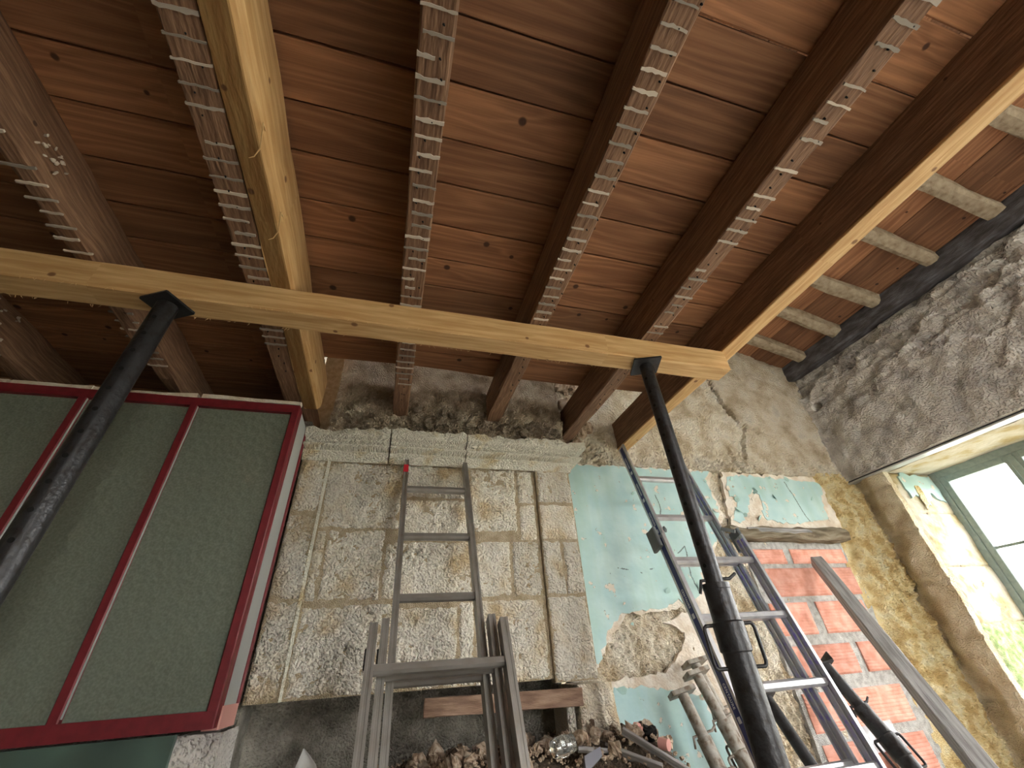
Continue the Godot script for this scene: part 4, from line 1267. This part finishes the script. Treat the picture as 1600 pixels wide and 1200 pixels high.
func props() -> void:
	prop("tall dark steel prop carrying the beam in front of the blue ladder", Vector3(1.128, -1.0, -1.34), Vector3(1.118, 1.172, -1.345), 0.0305, 0.0445, 1.20, "prop_steel", 0.13, 0.35, true)
	prop("bare perforated steel prop carrying the beam in front of the glazed partition", Vector3(-0.93, -1.0, -1.36), Vector3(-0.868, 1.172, -1.345), 0.034, 0.034, 0.3, "prop_steel", 0.12, 0.5, true, "", false)
	prop("grey steel prop stacked against the teal wall, shortest, nearest the fireplace", Vector3(1.60, -1.0, -1.98), Vector3(1.50, -0.145, -2.28), 0.027, 0.034, 0.72, "grey_prop", 0.13, 0.3, false, "grey props stacked by the ladder")
	prop("grey steel prop in the stack against the wall, middle of the three heads", Vector3(1.76, -1.0, -1.96), Vector3(1.64, -0.075, -2.32), 0.027, 0.034, 0.78, "grey_prop", 0.13, 0.2, false, "grey props stacked by the ladder")
	prop("grey steel prop in the stack, tallest head, closest behind the blue ladder", Vector3(1.81, -1.0, -2.04), Vector3(1.69, -0.03, -2.38), 0.027, 0.034, 0.80, "grey_prop", 0.13, 0.1, false, "grey props stacked by the ladder")
	prop("black steel prop with forked head leaning on the bricks behind the blue ladder", Vector3(2.36, -1.0, -1.62), Vector3(2.30, -0.09, -2.12), 0.030, 0.038, 0.84, "black_prop", 0.08, 0.2, false, "", true, true)
	prop("black steel prop seen between the rails of the blue ladder", Vector3(1.95, -1.0, -1.75), Vector3(1.93, -0.2, -2.2), 0.028, 0.034, 0.6, "black_prop", 0.08, 0.2, false)
	# leaning batten
	var b := thing("batten", "square grey timber batten leaning against the bricked-up opening", "timber", Vector3(2.3, -1, -1.7))
	var mb := MB.new()
	bar(mb, Vector3(1.764, -0.99, -0.993), Vector3(2.925, 0.485, -2.41), Vector3(0.75, -0.1, 0.62), rrect(0.072, 0.072, 0.004), 24, 0.001, Vector2(0.2, 0.1), 3.0)
	commit(mb, "beam", M.grey_timber, b)
	var k := thing("offcut_board", "narrow brown board standing against the bricks beside the black prop", "board", Vector3(2.9, -1, -2.4))
	mb = MB.new()
	bar(mb, Vector3(2.96, -1.0, -2.36), Vector3(2.895, -0.45, -2.44), Vector3.RIGHT, rrect(0.13, 0.02, 0.003), 6, 0.001)
	commit(mb, "board", M.brown_board, k)
	var pf := thing("plastic_film", "crumpled clear plastic film caught on top of the brown board", "film", Vector3(2.86, -0.47, -2.42))
	mb = MB.new()
	relief(mb, Vector3(2.74, -0.52, -2.42), Vector3(0.98, 0.1, 0.17).normalized(), Vector3(0, 0.9, -0.43).normalized(), 0.22, 0.12, 16, 10, func(u: float, v: float) -> float: return rough_h(u * 3.0, v * 3.0, 9.0, 0.03, 0.01), 0.0)
	commit(mb, "sheet", M.film, pf)


# ---------- ladders ----------
func rung(mb: MB, a: Vector3, b: Vector3, n: Vector3, w: float, h: float) -> void:
	var d := (b - a).normalized()
	bar(mb, a, b, n, PackedVector2Array([Vector2(w / 2, -h * 0.28), Vector2(w / 2 - 0.001, h * 0.3), Vector2(w * 0.25, h / 2), Vector2(w * 0.1, h * 0.42), Vector2(-w * 0.1, h * 0.42), Vector2(-w * 0.25, h / 2), Vector2(-w / 2, h * 0.3), Vector2(-w / 2, -h * 0.3), Vector2(-w * 0.2, -h / 2), Vector2(w * 0.2, -h / 2)]))


func ladders() -> void:
	# three-section aluminium ladder leaning under the cornice
	var t := thing("aluminium_ladder", "three-section bare aluminium ladder leaning on the chimney breast", "ladder", Vector3(0.2, -1, -1.3))
	var a := 0.42
	var d := Vector3(0, cos(a), -sin(a))
	var n := Vector3(0, sin(a), cos(a))
	var at := func(x: float, y: float, off: float) -> Vector3: return Vector3(x, y, -2.128 + tan(a) * (0.79 - y)) + n * off - Vector3(0, n.y * off, 0) + Vector3(0, 0, n.y * off * tan(a))
	var s3 := [[0.037, 0.062, 0.366, 0.391, 0.0, 0.985, [0.802, 0.529, 0.256, -0.017, -0.29, -0.563]], [0.003, 0.030, 0.395, 0.422, 0.062, 0.166, [0.005, -0.268, -0.541, -0.81]], [-0.036, -0.008, 0.421, 0.450, 0.124, 0.147, [0.020, -0.253, -0.526, -0.80]]]
	for s in s3:
		var sec := part_node("ladder_section", t, Vector3(0.2, -1, -1.4))
		for e in [[s[0], s[1]], [s[2], s[3]]]:
			var mb := MB.new()
			var xm: float = (e[0] + e[1]) / 2
			var w: float = e[1] - e[0]
			var c := PackedVector2Array([Vector2(w / 2, -0.027), Vector2(w / 2, 0.027), Vector2(w * 0.2, 0.027), Vector2(w * 0.15, 0.025), Vector2(-w * 0.15, 0.025), Vector2(-w * 0.2, 0.027), Vector2(-w / 2, 0.027), Vector2(-w / 2, -0.027)])
			bar(mb, at.call(xm, -0.985 if s[4] > 0.1 else -0.9, s[4]), at.call(xm, s[5], s[4]), Vector3.RIGHT, c)
			commit(mb, "rail", M.aluminium, sec)
		for y in s[6]:
			var mb := MB.new()
			rung(mb, at.call(s[1] - 0.003, y, s[4]), at.call(s[2] + 0.003, y, s[4]), n, 0.034, 0.030)
			commit(mb, "rung", M.aluminium, sec)
		if s[4] == 0.0:
			var mb := MB.new()
			bar(mb, at.call(0.0485, 0.895, 0.0), at.call(0.0485, 0.945, 0.0), Vector3.RIGHT, rrect(0.027, 0.056, 0.002))
			commit(mb, "red_tape", M.red_plastic, sec)
		else:
			for x in [s[0], s[3]]:
				var mb := MB.new()
				bar(mb, at.call(x, 0.03, s[4] - 0.028), at.call(x, 0.075, s[4] - 0.028), Vector3.RIGHT, rrect(0.012, 0.04, 0.003))
				commit(mb, "guide_hook", M.black_prop, sec)
	# blue-striped extension ladder beside the tall prop
	var l := thing("blue_striped_ladder", "aluminium extension ladder with blue lettered stripes behind the tall dark prop", "ladder", Vector3(1.65, -1, -1.6))
	var b := deg_to_rad(16.0)
	var tb := tan(b)
	var nb := Vector3(0, sin(b), cos(b))
	var db := Vector3(0, cos(b), -sin(b))
	var pt := func(x: float, y: float, off: float) -> Vector3: return Vector3(x, y, -1.955 - tb * (y - 0.403) + off)
	var secs := [[1.400, 1.425, 1.905, 1.930, 0.0, 0.535, [0.403, 0.134, -0.135, -0.404, -0.673], 0.030], [1.466, 1.490, 1.866, 1.890, -0.075, 1.2, [0.943, 0.673, 0.404, 0.134, -0.135, -0.404], 0.026]]
	for s in secs:
		var sec := part_node("ladder_section", l, Vector3(1.65, -1, -1.6))
		var low := -0.985 if s[4] == 0.0 else -0.7
		for e in [[s[0], s[1], 1.0], [s[2], s[3], -1.0]]:
			var mb := MB.new()
			var xm: float = (e[0] + e[1]) / 2
			var w: float = e[1] - e[0]
			var i: float = e[2]
			# channel: web on the outer side, lips turned inwards
			var h := 0.033
			var c := PackedVector2Array([Vector2(-w / 2, -h), Vector2(-w / 2 + 0.014, -h), Vector2(-w / 2 + 0.014, -h + 0.004), Vector2(-w / 2 + 0.008, -h + 0.005), Vector2(-w / 2 + 0.008, -0.004), Vector2(-w / 2 + 0.013, -0.003), Vector2(-w / 2 + 0.013, 0.003), Vector2(-w / 2 + 0.008, 0.004), Vector2(-w / 2 + 0.008, h - 0.005), Vector2(-w / 2 + 0.014, h - 0.004), Vector2(-w / 2 + 0.014, h), Vector2(-w / 2, h)])
			if i < 0.0:
				var m := PackedVector2Array()
				for q in c:
					m.insert(0, Vector2(-q.x, q.y))
				c = m
			bar(mb, pt.call(xm, low, s[4]), pt.call(xm, s[5], s[4]), Vector3.RIGHT, c)
			var rail := commit(mb, "rail", M.bright_aluminium, sec)
			# blue stripe on the web: outside of the near rail, inside of the far one
			var sx: float = e[0] - 0.0008 if i > 0.0 else e[1] - 0.0085
			for f in ([0.0] if i > 0.0 else [-0.0155, 0.0155]):
				mb = MB.new()
				bar(mb, pt.call(sx, low + 0.02, s[4] + f), pt.call(sx, s[5] - 0.015, s[4] + f), Vector3.RIGHT, rrect(0.0012, 0.034 if i > 0.0 else 0.019, 0.0003))
				commit(mb, "stripe", M.blue_film if i > 0.0 else M.violet_film, rail)
			if i > 0.0:
				var words := [-0.5, -0.15, 0.22] if s[4] == 0.0 else [0.66, 0.86, 1.06]
				for y in words:
					var tm := TextMesh.new()
					tm.text = "CENTAURE"
					var sf := SystemFont.new()
					sf.font_names = PackedStringArray(["Droid Sans"])
					sf.font_weight = 700
					tm.font = sf
					tm.font_size = 16
					tm.pixel_size = 0.0011
					tm.depth = 0.0006
					tm.material = M.white_print
					var o := MeshInstance3D.new()
					o.name = numbered("lettering", rail)
					o.mesh = tm
					rail.add_child(o, true)
					o.transform = Transform3D(Basis(-db, nb, -Vector3.RIGHT), pt.call(e[0] - 0.0018, y, s[4]) + Vector3(0, EY, 0) - origin_of(rail))
					mb = MB.new()
					bar(mb, pt.call(e[0] - 0.0018, y - 0.085, s[4]), pt.call(e[0] - 0.0018, y - 0.065, s[4]), Vector3.RIGHT, rrect(0.0008, 0.018, 0.0002))
					commit(mb, "badge", M.white_print, rail)
		for y in s[6]:
			var mb := MB.new()
			rung(mb, pt.call(s[1] - 0.014, y, s[4]), pt.call(s[2] + 0.014, y, s[4]), nb, 0.036, 0.032)
			commit(mb, "rung", M.bright_aluminium, sec)
		if s[4] == 0.0:
			# guide brackets at the top of the lower section
			for e in [[1.388, 1.0], [1.942, -1.0]]:
				var mb := MB.new()
				var x: float = e[0]
				bar(mb, pt.call(x, 0.47, -0.03), pt.call(x, 0.575, -0.03), Vector3.RIGHT, rrect(0.022, 0.085, 0.006))
				bar(mb, pt.call(x + 0.03 * e[1], 0.545, -0.075), pt.call(x + 0.03 * e[1], 0.575, -0.075), Vector3.RIGHT, rrect(0.06, 0.02, 0.004))
				commit(mb, "guide_bracket", M.grey_plastic, sec)
				mb = MB.new()
				bar(mb, pt.call(x + 0.05 * e[1], 0.56, 0.03), pt.call(x + 0.085 * e[1], 0.59, -0.02), Vector3.RIGHT, rrect(0.012, 0.02, 0.003))
				commit(mb, "latch", M.grey_plastic, sec)


# ---------- rubble in the hearth ----------
func heap_y(x: float, z: float) -> float:
	var top := -0.31 + 0.05 * nz.get_noise_2d(x * 5.0, 3.0) + 0.035 * smoothstep(0.7, 1.05, x) - 0.03 * smoothstep(0.1, -0.3, x)
	var fall := smoothstep(-2.12, -1.45, z)
	var sidefall := smoothstep(1.2, 1.75, x) + smoothstep(-0.05, -0.75, x)
	return lerpf(top, -1.0, clampf(fall + sidefall, 0.0, 1.0))


func rubble() -> void:
	var mb := MB.new()
	relief(mb, Vector3(-0.6, -1.0, -1.35), Vector3.RIGHT, Vector3(0, 0, -1), 2.4, 1.27, 80, 45, func(u: float, v: float) -> float:
		return heap_y(-0.6 + u, -1.35 - v) + 1.0 - 0.02 + nf.get_noise_2d(u * 2.0, v * 2.0) * 0.02, 0.0)
	tag(commit(mb, "rubble_heap", M.earth), "heap of dusty rubble filling the hearth below the chimney breast", "rubble", "", "stuff")
	mb = MB.new()
	for k in 1500:
		var x := rng.randf_range(0.0, 1.35)
		var z := rng.randf_range(-2.55, -1.75)
		rock(mb, Vector3(x, heap_y(x, z), z), Vector3.ONE * rng.randf_range(0.006, 0.026) * Vector3(1.0, rng.randf_range(0.45, 0.9), rng.randf_range(0.7, 1.3)), k * 0.77, 5, 3)
	tag(commit(mb, "fine_debris", M.rubble), "fine pale stone chips and plaster crumbs strewn over the hearth heap", "debris", "", "stuff")
	for k in 60:
		var x := rng.randf_range(0.05, 1.25)
		var z := -2.2 + rng.randf_range(-0.25, 0.18)
		var sz := rng.randf_range(0.03, 0.09)
		mb = MB.new()
		rock(mb, Vector3(x, heap_y(x, z) + sz * 0.15, z), Vector3(sz, sz * 0.75, sz * 0.9), k * 5.3 + 1.0, 9, 7)
		tag(commit(mb, "stone_chunk", tinted("rubble", [1.0, 0.8, 0.62, 0.9][k % 4])), "fist-sized broken stone lying on the rubble heap in the hearth", "stone", "broken stones on the hearth heap")
	# a glass jar on its side
	var j := thing("glass_jar", "clear ribbed glass jar lying on its side on the rubble heap", "jar", Vector3(0.74, -0.29, -2.0))
	mb = MB.new()
	var p := Vector3(0.685, -0.268, -1.985)
	var dj := Vector3(0.97, 0.12, -0.2).normalized()
	tube(mb, [p, p + dj * 0.004, p + dj * 0.02, p + dj * 0.05, p + dj * 0.072, p + dj * 0.078, p + dj * 0.092, p + dj * 0.095], [0.022, 0.029, 0.033, 0.034, 0.031, 0.027, 0.027, 0.029], 24)
	commit(mb, "bowl", M.jar_glass, j)
	mb = MB.new()
	for k in 3:
		var c := p + dj * (0.074 + 0.008 * k)
		tube(mb, [c, c + dj * 0.003], [0.0295, 0.0295], 24, false)
	commit(mb, "screw_thread", M.jar_glass, j)
	# wood and tile offcuts
	var sticks := [["thin dusty wooden lath sloping down the heap towards the teal wall", Vector3(1.03, -0.245, -2.06), Vector3(1.22, -0.375, -1.93), 0.035, 0.012], ["dusty broken board lying lower on the heap beside the jar", Vector3(0.95, -0.295, -2.08), Vector3(1.12, -0.36, -1.95), 0.05, 0.014], ["short grey batten lying level behind the glass jar", Vector3(0.82, -0.285, -2.06), Vector3(0.98, -0.305, -2.03), 0.02, 0.016]]
	for s in sticks:
		var o := thing("wood_offcut", s[0], "offcut", s[2])
		mb = MB.new()
		bar(mb, s[1], s[2], Vector3(0.3, 0.3, 1), rrect(s[3], s[4], 0.002), 8, 0.0015)
		commit(mb, "board", M.grey_timber, o)
	mb = MB.new()
	sheet(mb, PackedVector2Array([Vector2(0, 0), Vector2(0.10, 0.03), Vector2(0.11, 0.06), Vector2(0.02, 0.05)]), Vector3(0.775, -0.335, -1.90), Vector3(0.95, 0.1, -0.29).normalized(), Vector3(-0.1, 0.8, -0.6).normalized(), -0.006, 0.006)
	tag(commit(mb, "slate_shard", M.slate), "flat grey slate shard standing on edge in front of the jar", "slate")
	mb = MB.new()
	rock(mb, Vector3(1.12, -0.255, -2.1), Vector3(0.06, 0.045, 0.05), 2.2, 9, 7)
	tag(commit(mb, "tile_fragment", M.pink_tile), "squarish pink tile fragment on the top of the heap", "tile")
	mb = MB.new()
	tube(mb, [Vector3(1.17, -0.295, -2.02), Vector3(1.19, -0.30, -1.985)], [0.02, 0.02], 18)
	tag(commit(mb, "pipe_stub", M.pink_tile), "short round pink pipe stub on the window side of the heap", "pipe")
	mb = MB.new()
	rock(mb, Vector3(1.19, -0.27, -2.12), Vector3(0.07, 0.06, 0.05), 4.4, 9, 7)
	tag(commit(mb, "charred_lump", M.hole), "small black charred lump behind the pink pipe stub", "lump")
	# torn white paper sticking up
	var pp := thing("torn_paper", "torn white paper wedge with a dark fold standing up by the ladder foot", "paper", Vector3(-0.2, -0.35, -1.9))
	mb = MB.new()
	relief(mb, Vector3(-0.235, -0.34, -1.93), Vector3(1, 0, 0.1).normalized(), Vector3(0.12, 0.99, 0.02).normalized(), 0.07, 0.165, 8, 16, func(u: float, v: float) -> float: return rough_h(u * 4.0, v * 3.0, 19.0, 0.02, 0.004), 0.0)
	for k in mb.v.size():
		var t := clampf((mb.v[k].y + 0.34) / 0.165, 0.0, 1.0)
		mb.v[k].x = lerpf(mb.v[k].x, -0.205, 1.0 - minf(1.0, (1.02 - t) * 3.2))
	commit(mb, "sheet", M.paper, pp)
